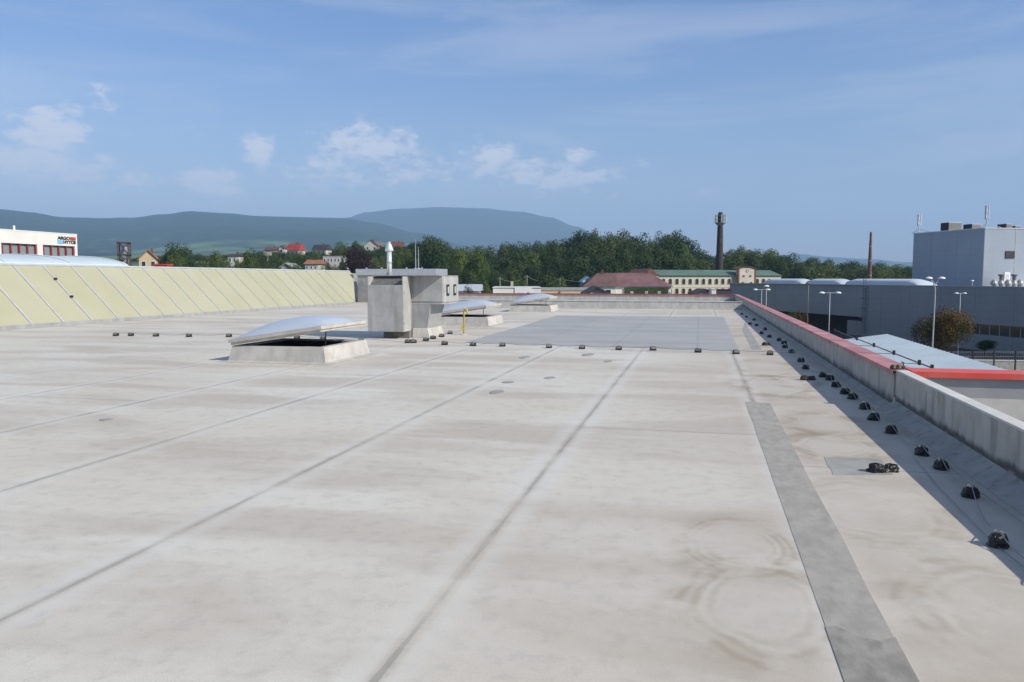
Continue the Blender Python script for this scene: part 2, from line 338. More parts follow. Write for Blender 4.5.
# ------------------------------------------------------------------ terrain
GZ = -7.5
def lerp(t, pts):
    if t <= pts[0][0]: return pts[0][1]
    for (a, va), (b, vb) in zip(pts, pts[1:]):
        if t <= b:
            k = (t-a)/(b-a); k = k*k*(3-2*k); return va+(vb-va)*k
    return pts[-1][1]
def sm(x, a, b):
    k = min(1, max(0, (x-a)/(b-a))); return k*k*(3-2*k)
def azel(px, py):
    d = ray(px, py); return math.degrees(math.atan2(d[0], d[1])), d[2]/math.hypot(d[0], d[1])
R1 = [azel(*p) for p in [(-300,225),(-120,214),(0,209),(30,212),(62,217),(100,218),(130,217.5),(165,214),(190,211),(225,213),(260,216),(345,218),(370,222),(420,233),(470,246),(560,262),(700,272),(1100,276)]]
R2 = [azel(*p) for p in [(-300,240),(200,240),(300,228),(345,218),(366,212),(400,208.5),(440,207),(480,208),(520,211.5),(550,217),(575,226),(600,236),(640,248),(690,256),(720,259),(760,259),(785,255),(800,254),(830,257),(870,259),(905,262),(1000,266),(1100,268)]]
R1 = [(-180, .01)]+R1+[(60, .003), (180, .01)]; R2 = [(-180, .02)]+R2+[(60, .008), (180, .02)]
def nz(x, y, s):   # cheap value-noise
    return (math.sin(x/s*1.3+1.1*math.sin(y/s*.9))+math.sin(y/s*1.7+1.3*math.sin(x/s*.7+2)))*.5
def H(r, az):
    left = 1-sm(az, -22, -13)                      # the village slope
    mid = sm(az, -20, -12)*(1-sm(az, 2, 8))        # the wooded slope
    near = GZ + left*(sm(r, 170, 480)*17.5 + sm(r, 480, 1400)*14) + mid*(sm(r, 215, 330)*5+sm(r, 400, 1400)*4) + (1-left-mid*0)*sm(r, 500, 1400)*2*(1-mid)
    if r <= 1400: return near
    e1 = lerp(az, R1); e2 = lerp(az, R2)
    z0 = H(1400, az)
    t1 = sm(r, 1200, 6000); h1 = z0+(EYE+e1*r-z0)*(.25*sm(r, 1400, 3000)+.75*sm(r, 2600, 6000)) if r <= 6000 else (EYE+e1*6000)-(sm(r, 6000, 7600))*(e1*6000*.6)
    h2 = z0+(EYE+e2*r-z0)*sm(r, 5200, 9500) if r <= 9500 else (EYE+e2*9500)*(1-.7*sm(r, 9500, 12500))
    x, y = r*math.sin(R(az)), r*math.cos(R(az))
    rough = 22*(nz(x, y, 420)+.4*nz(x, y, 150))*sm(r, 2000, 3600)*(1-sm(r, 4300, 5600))
    return max(h1, h2)+(rough if h1 > h2 else 0)
def polar(radii, azs):
    mb = MB(); na = len(azs)
    for r in radii:
        for a in azs: mb.v.append((r*math.sin(R(a)), r*math.cos(R(a)), H(r, a)))
    for i in range(len(radii)-1):
        for k in range(na):
            mb.f.append((i*na+k, i*na+(k+1) % na, (i+1)*na+(k+1) % na, (i+1)*na+k))
    return mb
azs = []
a = -180.0
while a < 180-1e-6:
    azs.append(a); a += .5 if -65 <= a < 35 else 5.0
m, nt, b = new_mat('terrain_grass')
v = coords(nt); n1 = noise(nt, v, .012, 5); n2 = noise(nt, v, .15, 4); n3 = noise(nt, v, 2, 4)
c = mixc(nt, sstep(nt, n1, .4, .6), (.055, .10, .025), (.12, .17, .05)); c = mixc(nt, math_n(nt, 'MULTIPLY', sstep(nt, n2, .5, .65), .6), c, (.03, .06, .018))
c = mixc(nt, math_n(nt, 'MULTIPLY', n3, .3), c, (.03, .05, .02)); nt.links.new(c, b.inputs['Base Color']); b.inputs['Roughness'].default_value = .95
M_ground = m
m, nt, b = new_mat('hill_forest')
v = coords(nt); n1 = noise(nt, v, .0016, 5, .6); n2 = noise(nt, v, .012, 6, .7); n3 = noise(nt, v, .05, 4, .7)
sep = N(nt, 'ShaderNodeSeparateXYZ'); nt.links.new(v, sep.inputs[0])
zz_ = math_n(nt, 'ADD', sep.outputs[2], math_n(nt, 'MULTIPLY', math_n(nt, 'SUBTRACT', noise(nt, v, .003, 4), .5), 260)); lowz = math_n(nt, 'MULTIPLY', math_n(nt, 'SUBTRACT', 1, sstep(nt, zz_, 130, 200)), sstep(nt, noise(nt, v, .0035, 3), .47, .52)); low2 = math_n(nt, 'SUBTRACT', 1, sstep(nt, sep.outputs[2], 260, 420))
c = mixc(nt, sstep(nt, n2, .35, .65), (.008, .022, .012), (.030, .050, .022))
mead = math_n(nt, 'MULTIPLY', lowz, sstep(nt, n1, .44, .50)); mead2 = math_n(nt, 'MULTIPLY', low2, sstep(nt, n2, .66, .70))
mm = math_n(nt, 'MAXIMUM', mead, math_n(nt, 'MULTIPLY', mead2, .35))
c = mixc(nt, mm, c, (.13, .20, .06)); c = mixc(nt, math_n(nt, 'MULTIPLY', sstep(nt, n3, .5, .6), .4), c, (.02, .04, .015))
nt.links.new(c, b.inputs['Base Color']); b.inputs['Roughness'].default_value = 1; b.inputs['Specular IOR Level'].default_value = 0
bump(nt, b, n2, .6, 30)
M_hill = m
near_r = [.5, 60, 120, 170, 190, 210, 230, 250, 270, 290, 310, 330, 355, 380, 405, 430, 455, 480, 520, 580, 660, 760, 900, 1050, 1200, 1400]
g = polar(near_r, azs); g.f.append(tuple(range(len(azs)))[::-1])
tag(g.build('ground', M_ground, smooth=True), kind='structure')
far_r = [1400+110*i for i in range(60)]+[8000+200*i for i in range(24)]+[13000, 14000]
tag(polar(far_r, azs).build('hills', M_hill, smooth=True), kind='structure')
M_asph = simple('asphalt', (.06, .06, .062), .9, 0, .2, .4, dirt=(.10, .10, .095), dirt_amt=.5)
yd = MB(); yd.hexa([(2.8,-60,GZ-.1),(90,-60,GZ-.1),(90,100,GZ-.1),(20,190,GZ-.1),(2.8,190,GZ-.1)], [(2.8,-60,GZ+.02),(90,-60,GZ+.02),(90,100,GZ+.02),(20,190,GZ+.02),(2.8,190,GZ+.02)])
tag(yd.build('asphalt_yard', M_asph), kind='structure')

# ------------------------------------------------------------------ our roof
SKY = [(-9.08, -6.98, 13.75, 15.85), (-9.08, -6.98, 25.75, 27.85), (-9.08, -6.98, 37.3, 39.4)]
rf = MB()
XA, XB, YA, YB = -24.0, 2.42, -9.0, 58.2
ins = .22
xs = [XA, SKY[0][0]+ins, SKY[0][1]-ins, XB]
ys = [YA]+[q for s in SKY for q in (s[2]+ins, s[3]-ins)]+[YB]
for i in range(3):
    for j in range(len(ys)-1):
        if i == 1 and j % 2 == 1: continue
        x0, x1, y0, y1 = xs[i], xs[i+1], ys[j], ys[j+1]
        rf.add([(x0,y0,0),(x1,y0,0),(x1,y1,0),(x0,y1,0)], [(0,1,2,3)])
tag(rf.build('flat_roof', M_roof), kind='structure')
bd = MB(); bd.box(-60, 2.40, -9, -8.8, GZ, -.02); bd.box(2.38, 2.44, -8.8, 58.1, GZ, -.02); bd.box(-60, 2.40, 58.1, 58.3, GZ, -.02); bd.box(-60.2, -60, -9, 58.3, GZ, -.02)
tag(bd.build('hall_walls', M_blkgrey), kind='structure')

# painted / welded sheets lying on the roof
P = [G(*p) for p in [(745.5,402),(770,403),(910,682),(840,682)]]
def sheet(name, pts, mat, z=.0025, th=.002, sub=None):
    th = z*.85; mb = MB(); mb.hexa([(x, y, z-th) for x, y in pts], [(x, y, z) for x, y in pts]); return mb.build(name, mat)
def wavy(pts, n, amp, seed):
    rr = random.Random(seed); out = []
    for (a, b2) in zip(pts, pts[1:]+pts[:1]):
        for i in range(n):
            t = i/n; out.append((a[0]+(b2[0]-a[0])*t+rr.uniform(-amp, amp)*(i > 0), a[1]+(b2[1]-a[1])*t+rr.uniform(-amp, amp)*(i > 0)))
    return out
tag(sheet('membrane_strip', wavy([(.61,3.60),(.90,3.58),(.93,10.78),(.62,10.81)], 9, .006, 1), M_strip), 'long narrow dark grey membrane strip welded on the roof near the right parapet', 'roofing strip')
tag(sheet('membrane_strip', wavy([(.605,-3),(.90,-3),(.905,3.80),(.83,3.74),(.74,3.77),(.66,3.86),(.607,3.84)], 5, .004, 2), simple('patch_strip_end', (.285, .268, .238), .7, 0, .2, 7, dirt=(.38, .36, .32), dirt_amt=.6, bmp=.8, bs=5, vs=(1.5, .8, 1)), z=.0038), 'nearest short piece of dark grey membrane strip, overlapping the long strip', 'roofing strip')
tag(sheet('dark_membrane_field', wavy([(-5.85,19.2),(.90,18.35),(1.0,34.4),(-6.1,34.0)], 14, .02, 3), M_darkfield), 'large blue-grey rectangle of newer membrane in the middle of the roof', 'roofing membrane')
tag(sheet('square_patch', wavy([G(824,457)[:2], G(833,475)[:2], G(893,475)[:2], G(880,459)[:2]], 4, .01, 4), M_spot), 'square grey membrane patch beside the large black foil bundle', 'roofing patch')
tag(sheet('long_patch', wavy([G(742,330)[:2], G(752,350)[:2], G(762,350)[:2], G(745,322)[:2]], 3, .01, 5), M_spot), 'narrow grey patch right of the large blue-grey membrane rectangle', 'roofing patch')
spots = [(107,420,7,1.2,'alone at the far left'), (588,355,6.5,1.4,'touching the cable line'), (524.6,357.5,5,1.2,'left of the one at the cable line'),
         (608,361.5,4.5,1,'right-most of all'), (550,378,6,1.1,'third from the right'), (508,382.5,6,1.0,'directly above the widest one'), (497,392,7,2.0,'widest of the middle group'),
         (512,634-250+3,1,.3,None)]
for i, (px, py, wx, wy, lab) in enumerate(spots):
    if lab is None: continue
    c0 = G(px, py); rx = abs(G(px+wx, py)[0]-c0[0]); ry = abs(G(px, py-wy)[1]-c0[1])
    rr = random.Random(i); pts = [(c0[0]+rx*math.cos(t*math.pi/7)*rr.uniform(.85, 1.1), c0[1]+ry*math.sin(t*math.pi/7)*rr.uniform(.85, 1.1)) for t in range(14)]
    tag(sheet('round_patch', pts, M_spot, z=.008), 'small oval grey patch on the roof, '+lab, 'roofing patch', 'small oval repair patches')

# right parapet (far part with red coping, near part with pale cap)
pw = empty('parapet_wall', (2.45, 30, 0)); tag(pw, 'grimy grey parapet wall with dull red coping along the right side of the roof', 'parapet wall')
L = lambda x: x-2.45
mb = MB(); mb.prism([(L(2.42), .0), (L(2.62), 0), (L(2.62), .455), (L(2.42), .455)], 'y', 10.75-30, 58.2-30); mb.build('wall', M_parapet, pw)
mb = MB(); mb.prism([(L(2.29), .002), (L(2.416), .002), (L(2.416), .05), (L(2.39), .045)], 'y', 10.75-30, 58-30); mb.build('cove', M_cove, pw)
mb = MB()
y = 10.7
while y < 58:
    y2 = min(58.1, y+2.48)
    mb.prism([(L(2.38), .435), (L(2.392), .435), (L(2.392), .478), (L(2.70), .462), (L(2.70), .38), (L(2.712), .38), (L(2.712), .476), (L(2.38), .492)], 'y', y-30, y2-30)
    y = y2+.012
mb.build('coping', M_coping, pw)
mb = MB(); y = 13.2
while y < 58:
    mb.box(L(2.374), L(2.718), y-30-.05, y-30+.05, .465, .5) if False else mb.prism([(L(2.374), .432), (L(2.374), .497), (L(2.718), .481), (L(2.718), .41), (L(2.713), .41), (L(2.713), .4775), (L(2.379), .4935), (L(2.379), .432)], 'y', y-30-.05, y-30+.05)
    y += 2.492
mb.build('joint_cover', M_coping, pw)

pn = empty('parapet_wall', (2.45, 2, 0)); tag(pn, 'near part of the right parapet, bare grey with a pale flat cap and black mould streaks', 'parapet wall')
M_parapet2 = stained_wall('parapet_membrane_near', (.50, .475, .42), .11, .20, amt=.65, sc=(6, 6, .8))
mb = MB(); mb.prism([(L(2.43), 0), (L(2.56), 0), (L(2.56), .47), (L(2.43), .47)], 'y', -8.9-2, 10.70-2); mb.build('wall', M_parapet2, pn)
mb = MB(); mb.prism([(L(2.22), .002), (L(2.426), .002), (L(2.426), .105), (L(2.39), .08)], 'y', -8.9-2, 10.70-2); mb.build('cove', M_cove, pn)
mb = MB(); mb.prism([(L(2.425), .471), (L(2.57), .471), (L(2.57), .49), (L(2.425), .495)], 'y', -8.9-2, 10.68-2); mb.build('cap', M_cap, pn, bevel=.006)
mb = MB(); mb.tube([(L(2.427), 9.31-2, .11), (L(2.427), 9.31-2, .28), (L(2.427), 9.31-2, .42)], .005, 6); mb.build('vertical_seam', M_flash, pn)

# cross parapet to the right with bright red coping
cw = empty('cross_parapet', (7, 10.8, 0)); tag(cw, 'short grey wall with a bright red metal coping running right from the parapet', 'parapet wall')
mb = MB(); mb.box(2.72-7, 16-7, -.12, .12, -.3, .42); mb.build('wall', simple('cross_wall', (.34,.345,.35), .75, 0, .08, 2), cw)
mb = MB(); mb.prism([(-.121, -.16), (-.34, -.16), (-.30, -.05), (-.121, .17)], 'x', 2.72-7, 16-7); mb.build('cove', simple('cross_cove', (.33, .325, .31), .75, 0, .12, 2), cw)
mb = MB()
x = 2.60
while x < 15.5:
    x2 = x+1.98
    mb.prism([(-.17, .415), (-.158, .415), (-.158, .474), (.16, .484), (.16, .40), (.172, .40), (.172, .497), (-.17, .486)], 'x', x-7, x2-7); x = x2+.01
mb.build('coping', M_coping_bright, cw)
ar = MB(); ar.box(2.58, 16, -9, 10.45, -.3, -.16); tag(ar.build('lower_roof', simple('lower_roof_membrane', (.24, .235, .22), .8, 0, .15, 1.2, dirt=(.16, .15, .13), dirt_amt=.6)), kind='structure')
mb = MB(); mb.box(4.9, 16, 9.9, 9.96, -.155, -.12); tag(mb.build('gutter_strip', M_dark), 'dark narrow joint strip on the lower roof under the red coping', 'roof strip')
# yellow-black clamp lying on the cap
cl = empty('clamp', (2.45, 10.75, .50), .2); cl.scale = (.62, .62, .7); tag(cl, 'small black and yellow clamp lying on the parapet cap at the red coping end', 'clamp')
mb = MB(); mb.prism([(-.13, 0), (.14, 0), (.15, .05), (.02, .075), (-.12, .06)], 'y', -.05, .05); mb.build('body', M_black, cl, bevel=.01)
for k in (-.07, .04): mb = MB(); mb.box(k-.02, k+.025, -.053, .053, .015, .078); mb.build('band', simple('dull_yellow', (.22, .19, .08), .6, 0, .2, 5), cl)
mb = MB(); mb.tube([(.12, 0, .04), (.14, .02, .11), (.10, .03, .13)], .012, 6); mb.build('lever', M_black, cl)

# blue-grey shed roof outside the parapet
br = empty('low_building', (5.7, 26, GZ)); tag(br, 'low building beside the parapet with a pale blue-grey sloping metal roof', 'building')
def lz(z): return z-GZ
zl, zr = -2.0, -1.08
mb = MB(); mb.prism([(2.75-5.7, lz(zl)), (8.75-5.7, lz(zr)), (8.75-5.7, lz(zr)+.06), (2.75-5.7, lz(zl)+.06)], 'y', 10.95-26, 40.6-26)
mb.build('roof', M_metalroof, br)
mb = MB()
for k in range(1, 60):
    y = 10.95+k*.5-26
    mb.prism([(2.76-5.7, lz(zl)+.061), (8.76-5.7, lz(zr)+.061), (8.76-5.7, lz(zr)+.074), (2.76-5.7, lz(zl)+.074)], 'y', y-.02, y+.02)
mb.build('rib', M_metalroof, br)['kind'] = 'stuff'
mb = MB(); mb.box(2.75-5.7, 8.6-5.7, 11-26, 40.5-26, 0, lz(zl)-.02); mb.prism([(2.75-5.7, lz(zl)-.019), (8.6-5.7, lz(zl)-.019), (8.6-5.7, lz(zr)-.04)], 'y', 11-26, 40.5-26); mb.build('wall', M_greyplaster, br)
# pipe rail in segments above the shed roof
rl = empty('pipe_rail', (3.3, 24, 0)); tag(rl, 'thin dark pipe rail on small brackets along the outside of the red coping', 'rail')
RY = [G(*p, .33)[1] for p in ((932,367),(919.5,360.5),(894,350.5),(874,343.5),(857,336.5),(835,329))]
RX = 3.42
ry = [11.2]+[onX(*p, RX)[0] for p in ((932,366.5),(919.5,360),(894,350.5),(874,343.5),(857,336.5),(835,329.5))]
for i in range(len(ry)-1):
    mb = MB(); mb.tube([(RX-3.3, ry[i]-24, .30), (RX-3.3, ry[i+1]-24-.05, .30)], .011, 6); mb.build('rod', simple('rod_brown', (.09, .07, .055), .6, .2, .2, 3) if i == 0 else MATS['rod_brown'], rl)
    yb = ry[i+1]-24
    mb = MB(); mb.box(RX-3.3-.018, RX-3.3+.018, yb-.03, yb+.03, .27, .35); mb.box(2.73-3.3, RX-3.3-.015, yb-.004, yb+.004, .288, .296); mb.build('bracket', M_black, rl)

# far walls
fw = empty('low_wall', (-6.3, 42.6, 0)); tag(fw, 'low grey membrane-covered wall across the far end of the roof, in front of the red coping', 'wall')
mb = MB(); mb.prism([(-.15, 0), (.15, 0), (.12, .40), (-.12, .40)], 'x', -14.95+6.3, 2.15+6.3); mb.build('wall', M_wallfar, fw)
mb = MB(); mb.box(-14.95+6.3, 2.16+6.3, -.15, .14, .401, .425); mb.build('cap', M_cap, fw, bevel=.008)
mb = MB(); mb.prism([(-.30, .002), (-.152, .002), (-.152, .09)], 'x', -14.9+6.3, 2.1+6.3); mb.build('cove', M_cove, fw)
fw2 = empty('end_parapet', (-15, 58, 0)); tag(fw2, 'far end parapet with a thin red coping line against the houses', 'parapet wall')
mb = MB(); mb.box(-25, 17.4, -.1, .15, 0, .42); mb.build('wall', M_wallfar, fw2)
mb = MB(); mb.box(-25, 17.32, -.16, .2, .421, .50); mb.build('coping', simple('dull_red_coping', (.36, .06, .055), .6, 0, .15, 1), fw2)

# ------------------------------------------------------------------ yellow rooflight band
yl = empty('rooflight_band', (-21.4, 30, 0)); tag(yl, 'long sloping band of pale yellow translucent panels along the left side of the roof', 'rooflight')
BX, RXX, RZ = 0.0, -2.0, 2.07
pitch = 1.315; y0 = 22.72-1.315*17
k = 0; ybase_end = 46.4
def slope_pt(t, off): # point on slope t=0 base,1 ridge
    n = Vector((RZ-.12, 0, -RXX)).normalized()
    return (BX+(RXX)*t+n.x*off, .12+(RZ-.12)*t+n.z*off)
ylist = []
y = y0
while y < ybase_end-.3: ylist.append(y); y += pitch
for i, y in enumerate(ylist):
    y2 = min(ybase_end, y+pitch)
    if y < 8: continue
    a0, a1 = slope_pt(.0, 0), slope_pt(1, 0); b0, b1 = slope_pt(0, -.03), slope_pt(1, -.03)
    mb = MB(); mb.prism([a0, a1, b1, b0], 'y', y+.022-30, y2-.022-30); mb.build('panel', M_poly, yl)
    mb = MB(); c0, c1 = slope_pt(-.0, .035), slope_pt(1.0, .035)
    mb.prism([slope_pt(0, -.02), slope_pt(1, -.02), c1, c0], 'y', y-.024-30, y-.002-30); mb.build('rib', M_alu, yl)
    mb = MB(); c0, c1 = slope_pt(0, .012), slope_pt(1, .012); mb.prism([slope_pt(0, .001), slope_pt(1, .001), c1, c0], 'y', y+.0-30, y+.075-30); mb.build('glazing_bar', M_alu_lt, yl)
# tapering end panel
A = slope_pt(0, 0); B = slope_pt(.93, 0); C = slope_pt(1, 0)
mb = MB(); pts = [(A[0], ybase_end+.02-30, A[1]), (B[0], 50.2-30, B[1]), (C[0], 49.9-30, C[1]), (C[0], ybase_end+.02-30, C[1])]
mb.hexa([(x-.03, y, z-.02) for x, y, z in pts], pts); mb.build('end_panel', M_poly, yl)
for yy in (ybase_end+1.2,):
    pass
mb = MB(); mb.prism([slope_pt(1, -.05), slope_pt(1.0, .05), (RXX-.05, RZ+.09), (RXX-.5, RZ+.10), (RXX-.5, RZ-.05)], 'y', 8-30, 50.0-30); mb.build('ridge_flashing', M_alu_lt, yl)
mb = MB(); mb.prism([(.06, .003), (.06, .10), (.02, .14), (-.05, .10), (-.05, .003)], 'y', 8-30, ybase_end-30); mb.build('base_flashing', M_flash, yl)
mb = MB(); mb.prism([(-.06, .0), (-.5, 0), (RXX-.45, 1.9), (RXX-.05, 1.95)], 'y', ybase_end-.3-30, 46.38-30); mb.build('end_wall', M_flash, yl)
for t in (.42, .75):
    mb = MB(); p = slope_pt(t, .045); yq = ylist[min(range(len(ylist)), key=lambda q: abs(ylist[q]-24.03))]
    mb.box(p[0]-.03, p[0]+.03, yq-30-.05, yq-30+.05, p[1]-.03, p[1]+.05); mb.build('bracket', M_black, yl)
# metal hall roof behind the ridge
def barrel(xc, w, y0, y1, zb, h, mat, name, lab):
    r = empty(name, (xc, (y0+y1)/2, 0)); tag(r, lab, 'roof section')
    mb = MB(); n = 14; prof = [(-w/2, zb-.6)]+[(-w/2*math.cos(math.pi*i/n), zb+h*math.sin(math.pi*i/n)) for i in range(n+1)]+[(w/2, zb-.6)]
    mb.prism(prof, 'y', y0-(y0+y1)/2, y1-(y0+y1)/2); mb.build('shell', mat, r)
    mb = MB()
    yy = y0+1
    while yy < y1:
        pts = [(p[0], yy-(y0+y1)/2, p[1]+.02) for p in prof[1:-1]]
        mb.tube(pts, .02, 4); yy += 3.0
    mb.build('standing_seam', mat, r); return r
barrel(-26.75, 5.6, 4, 29.2, 2.12, .46, M_metalroof, 'arched_metal_roof', 'arched blue-grey metal roof section rising behind the yellow rooflight at the left')
barrel(-26.9, 5.0, 2, 22.2, 2.4, .78, M_metalroof2, 'arched_metal_roof', 'whitish arched roof section at the left edge of the picture')
lr = MB(); lr.box(-60, -23.95, -9, 57.8, 1.7, 1.95); lr.box(-60, -22.9, -9, -8.9, 0, 1.7)
tag(lr.build('upper_hall_roof', M_metalroof), kind='structure')

lw_ = MB(); lw_.box(-23.98, -23.9, 46.5, 57.8, 0, 1.98); tag(lw_.build('hall_end_wall', M_galv_d), kind='structure')
# ------------------------------------------------------------------ plant enclosure
PY = 49.4; PX0 = ray(356, 300)[0]/ray(356, 300)[1]*PY; PX1 = ray(447.5, 272)[0]/ray(447.5, 272)[1]*(PY+2.4); PW = (PX1-PX0)/2
pe = empty('plant_enclosure', ((PX0+PX1)/2, PY+1.2, 0)); tag(pe, 'long grey box enclosure with a light metal top band behind the ventilation unit', 'roof enclosure')
mb = MB(); mb.box(-PW+.1, PW-.1, -1.12, 1.12, 0, 1.84); mb.build('wall', M_galv_d, pe)
mb = MB(); mb.box(-PW, PW, -1.2, 1.2, 1.842, 2.26); mb.build('top_band', M_alu, pe, bevel=.01)
for x in (-2.3, -1.2, .6, 1.7): mb = MB(); mb.lathe(x, -.7, [(.07, 2.26), (.07, 2.34), (.03, 2.36)], 8); mb.build('roof_clip', M_flash, pe)
for (px, lab, top, bx) in ((415.4, 'taller of two thin rods standing on the grey enclosure', 239, 0), (418.4, 'shorter of two thin rods standing on the grey enclosure', 247, 0)):
    d = ray(px, top); t = 50.6/d[1]; x = d[0]*t; z = EYE+d[2]*t
    r = empty('lightning_rod', (x, 50.6, 2.26)); tag(r, lab, 'lightning rod')
    mb = MB(); mb.tube([(0, 0, .05), (0, 0, (z-2.26)*.6), (0, 0, z-2.26)], [.035, .028, .014], 6); mb.build('rod', M_steel, r)
    mb = MB(); mb.lathe(0, 0, [(.15, .0), (.15, .05), (.05, .07)], 10); mb.build('foot', M_concrete, r)

# ------------------------------------------------------------------ ventilation unit
hv = empty('ventilation_unit', (-8.2, 20.4, 0)); tag(hv, 'boxy galvanised ventilation unit with front hood and side cabinet on a plinth', 'ventilation unit')
def lb(x0, x1, y0, y1, z0, z1): return (x0+8.2, x1+8.2, y0-20.4, y1-20.4, z0, z1)
hood_x0, hood_x1 = -8.80, -7.77
mb = MB(); mb.box(*lb(-8.5, -7.75, 20.25, 21.7, 0, .19)); mb.build('plinth', M_grime, hv)
mb = MB(); mb.hexa([(-7.74+8.2, 20.45-20.4, 0), (-7.22+8.2, 20.45-20.4, 0), (-7.22+8.2, 21.75-20.4, 0), (-7.74+8.2, 21.75-20.4, 0)],
                   [(-7.74+8.2, 20.47-20.4, .26), (-7.30+8.2, 20.5-20.4, .26), (-7.30+8.2, 21.7-20.4, .26), (-7.74+8.2, 21.7-20.4, .26)]); mb.build('side_plinth', M_curb, hv, bevel=.015)
# hood: front panel, cheeks, recessed slot, top
mb = MB(); mb.box(*lb(hood_x0, hood_x1, 19.88, 20.50, .195, 1.46)); mb.build('front_panel', M_galv, hv, bevel=.008)
mb = MB(); mb.box(*lb(hood_x1-.028, hood_x1+.004, 19.885, 20.50, .2, 1.69)); ck = mb.build('cheek', M_galv, hv)
mb = MB(); mb.box(*lb(hood_x0-.004, hood_x0+.028, 19.885, 20.50, .2, 1.69)); mb.build('cheek', M_galv, hv)
mb = MB(); mb.prism([(20.0-20.4, 1.462), (20.48-20.4, 1.462), (20.48-20.4, 1.68), (20.30-20.4, 1.68)], 'x', hood_x0+.03+8.2, hood_x1-.03+8.2); mb.build('slot_baffle', M_grime, hv)
mb = MB(); mb.box(*lb(hood_x0, -6.86, 20.50, 21.9, 1.0, 1.70)); mb.build('cabinet', M_galv, hv, bevel=.008)
mb = MB(); mb.box(*lb(hood_x0-.008, -6.85, 20.20, 21.91, 1.702, 1.722)); mb.build('top_cover', M_flash, hv, bevel=.004)
mb = MB(); mb.box(*lb(-7.765, -6.87, 20.52, 21.88, .93, .998)); mb.build('cabinet_base', M_galv, hv)
mb = MB(); mb.box(*lb(-7.76, -7.752, 20.455, 20.47, .25, 1.69)); mb.build('joint_strip', M_flash, hv)
q = lb(-7.76, -7.28, 20.52, 21.7, .262, .928)
mb = MB(); mb.hexa([(q[0], q[2], q[4]), (-7.32+8.2, q[2], q[4]), (-7.32+8.2, 21.5-20.4, q[4]), (q[0], q[3], q[4])], [(q[0], q[2], q[5]), (-7.22+8.2, q[2], q[5]), (-7.22+8.2, 21.78-20.4, q[5]), (q[0], q[3], q[5])]); mb.build('duct', M_galv_d, hv)
for (a, b2) in ((20.53, 21.20), (21.215, 21.885)):
    mb = MB(); mb.box(-6.858+8.2, -6.842+8.2, a-20.4, b2-20.4, .98, 1.68); dr = mb.build('door', M_galv, hv, bevel=.004)
    c = a+.36 if a < 21 else a+.31
    mb = MB(); mb.box(-6.841+8.2, -6.826+8.2, c-.115-20.4, c+.115-20.4, 1.16, 1.47); mb.build('handle_frame', M_black, dr)
    mb = MB(); mb.box(-6.8255+8.2, -6.817+8.2, c-.05-20.4, c+.05-20.4, 1.225, 1.41); mb.build('handle', M_alu_lt, dr)
for z in (.38, 1.22): mb = MB(); mb.tube([(hood_x1+8.2+.012, 19.93-20.4, z), (hood_x1+8.2+.012, 19.93-20.4, z+.08)], .014, 6); mb.build('hinge', M_flash, hv)
mb = MB()
for z in (.25, 1.1, 1.6):
    for x in (-7.72, -7.3, -6.93): mb.lathe(x+8.2, 20.0, [(.0, 0)], 3) if False else None
fl = empty('flue_pipe', (-8.55, 20.85, 1.735)); tag(fl, 'shiny white flue pipe with a conical cap on top of the ventilation unit', 'flue')
mb = MB(); mb.tube([(0, 0, 0), (0, 0, .68)], .07, 16, r2=.07); mb.build('pipe', M_flue, fl, smooth=True)
mb = MB(); mb.lathe(0, 0, [(.075, .66), (.118, .68), (.118, .72), (.065, .86), (.045, .87), (.045, .92), (.035, .93)], 16); mb.build('cowl', M_flue, fl, smooth=False)
mb = MB(); mb.lathe(0, 0, [(.10, .0), (.10, .03), (.073, .06)], 16); mb.build('collar', M_steel, fl)
mb = MB(); mb.lathe(0, 0, [(.076, .33), (.076, .36)], 16); mb.build('joint_ring', M_steel, fl)

gp = empty('gas_pipe', (-6.64, 21.76, 0)); tag(gp, 'thin yellow gas pipe standing up and bent over at the top beside the ventilation unit', 'gas pipe')
mb = MB(); mb.tube([(0, 0, 0), (0, 0, .66), (.02, 0, .73), (.06, 0, .76), (.10, 0, .73), (.11, 0, .66), (.11, 0, .60)], .022, 8); mb.build('pipe', M_yellow, gp, smooth=True)
mb = MB(); mb.box(-.05, .0, -.03, .03, .16, .22); mb.box(-.07, -.05, -.05, .05, .14, .24); mb.build('valve', M_yellow, gp)
mb = MB(); mb.lathe(0, 0, [(.12, .003), (.10, .02), (.04, .04)], 12); mb.build('collar', M_curb, gp)

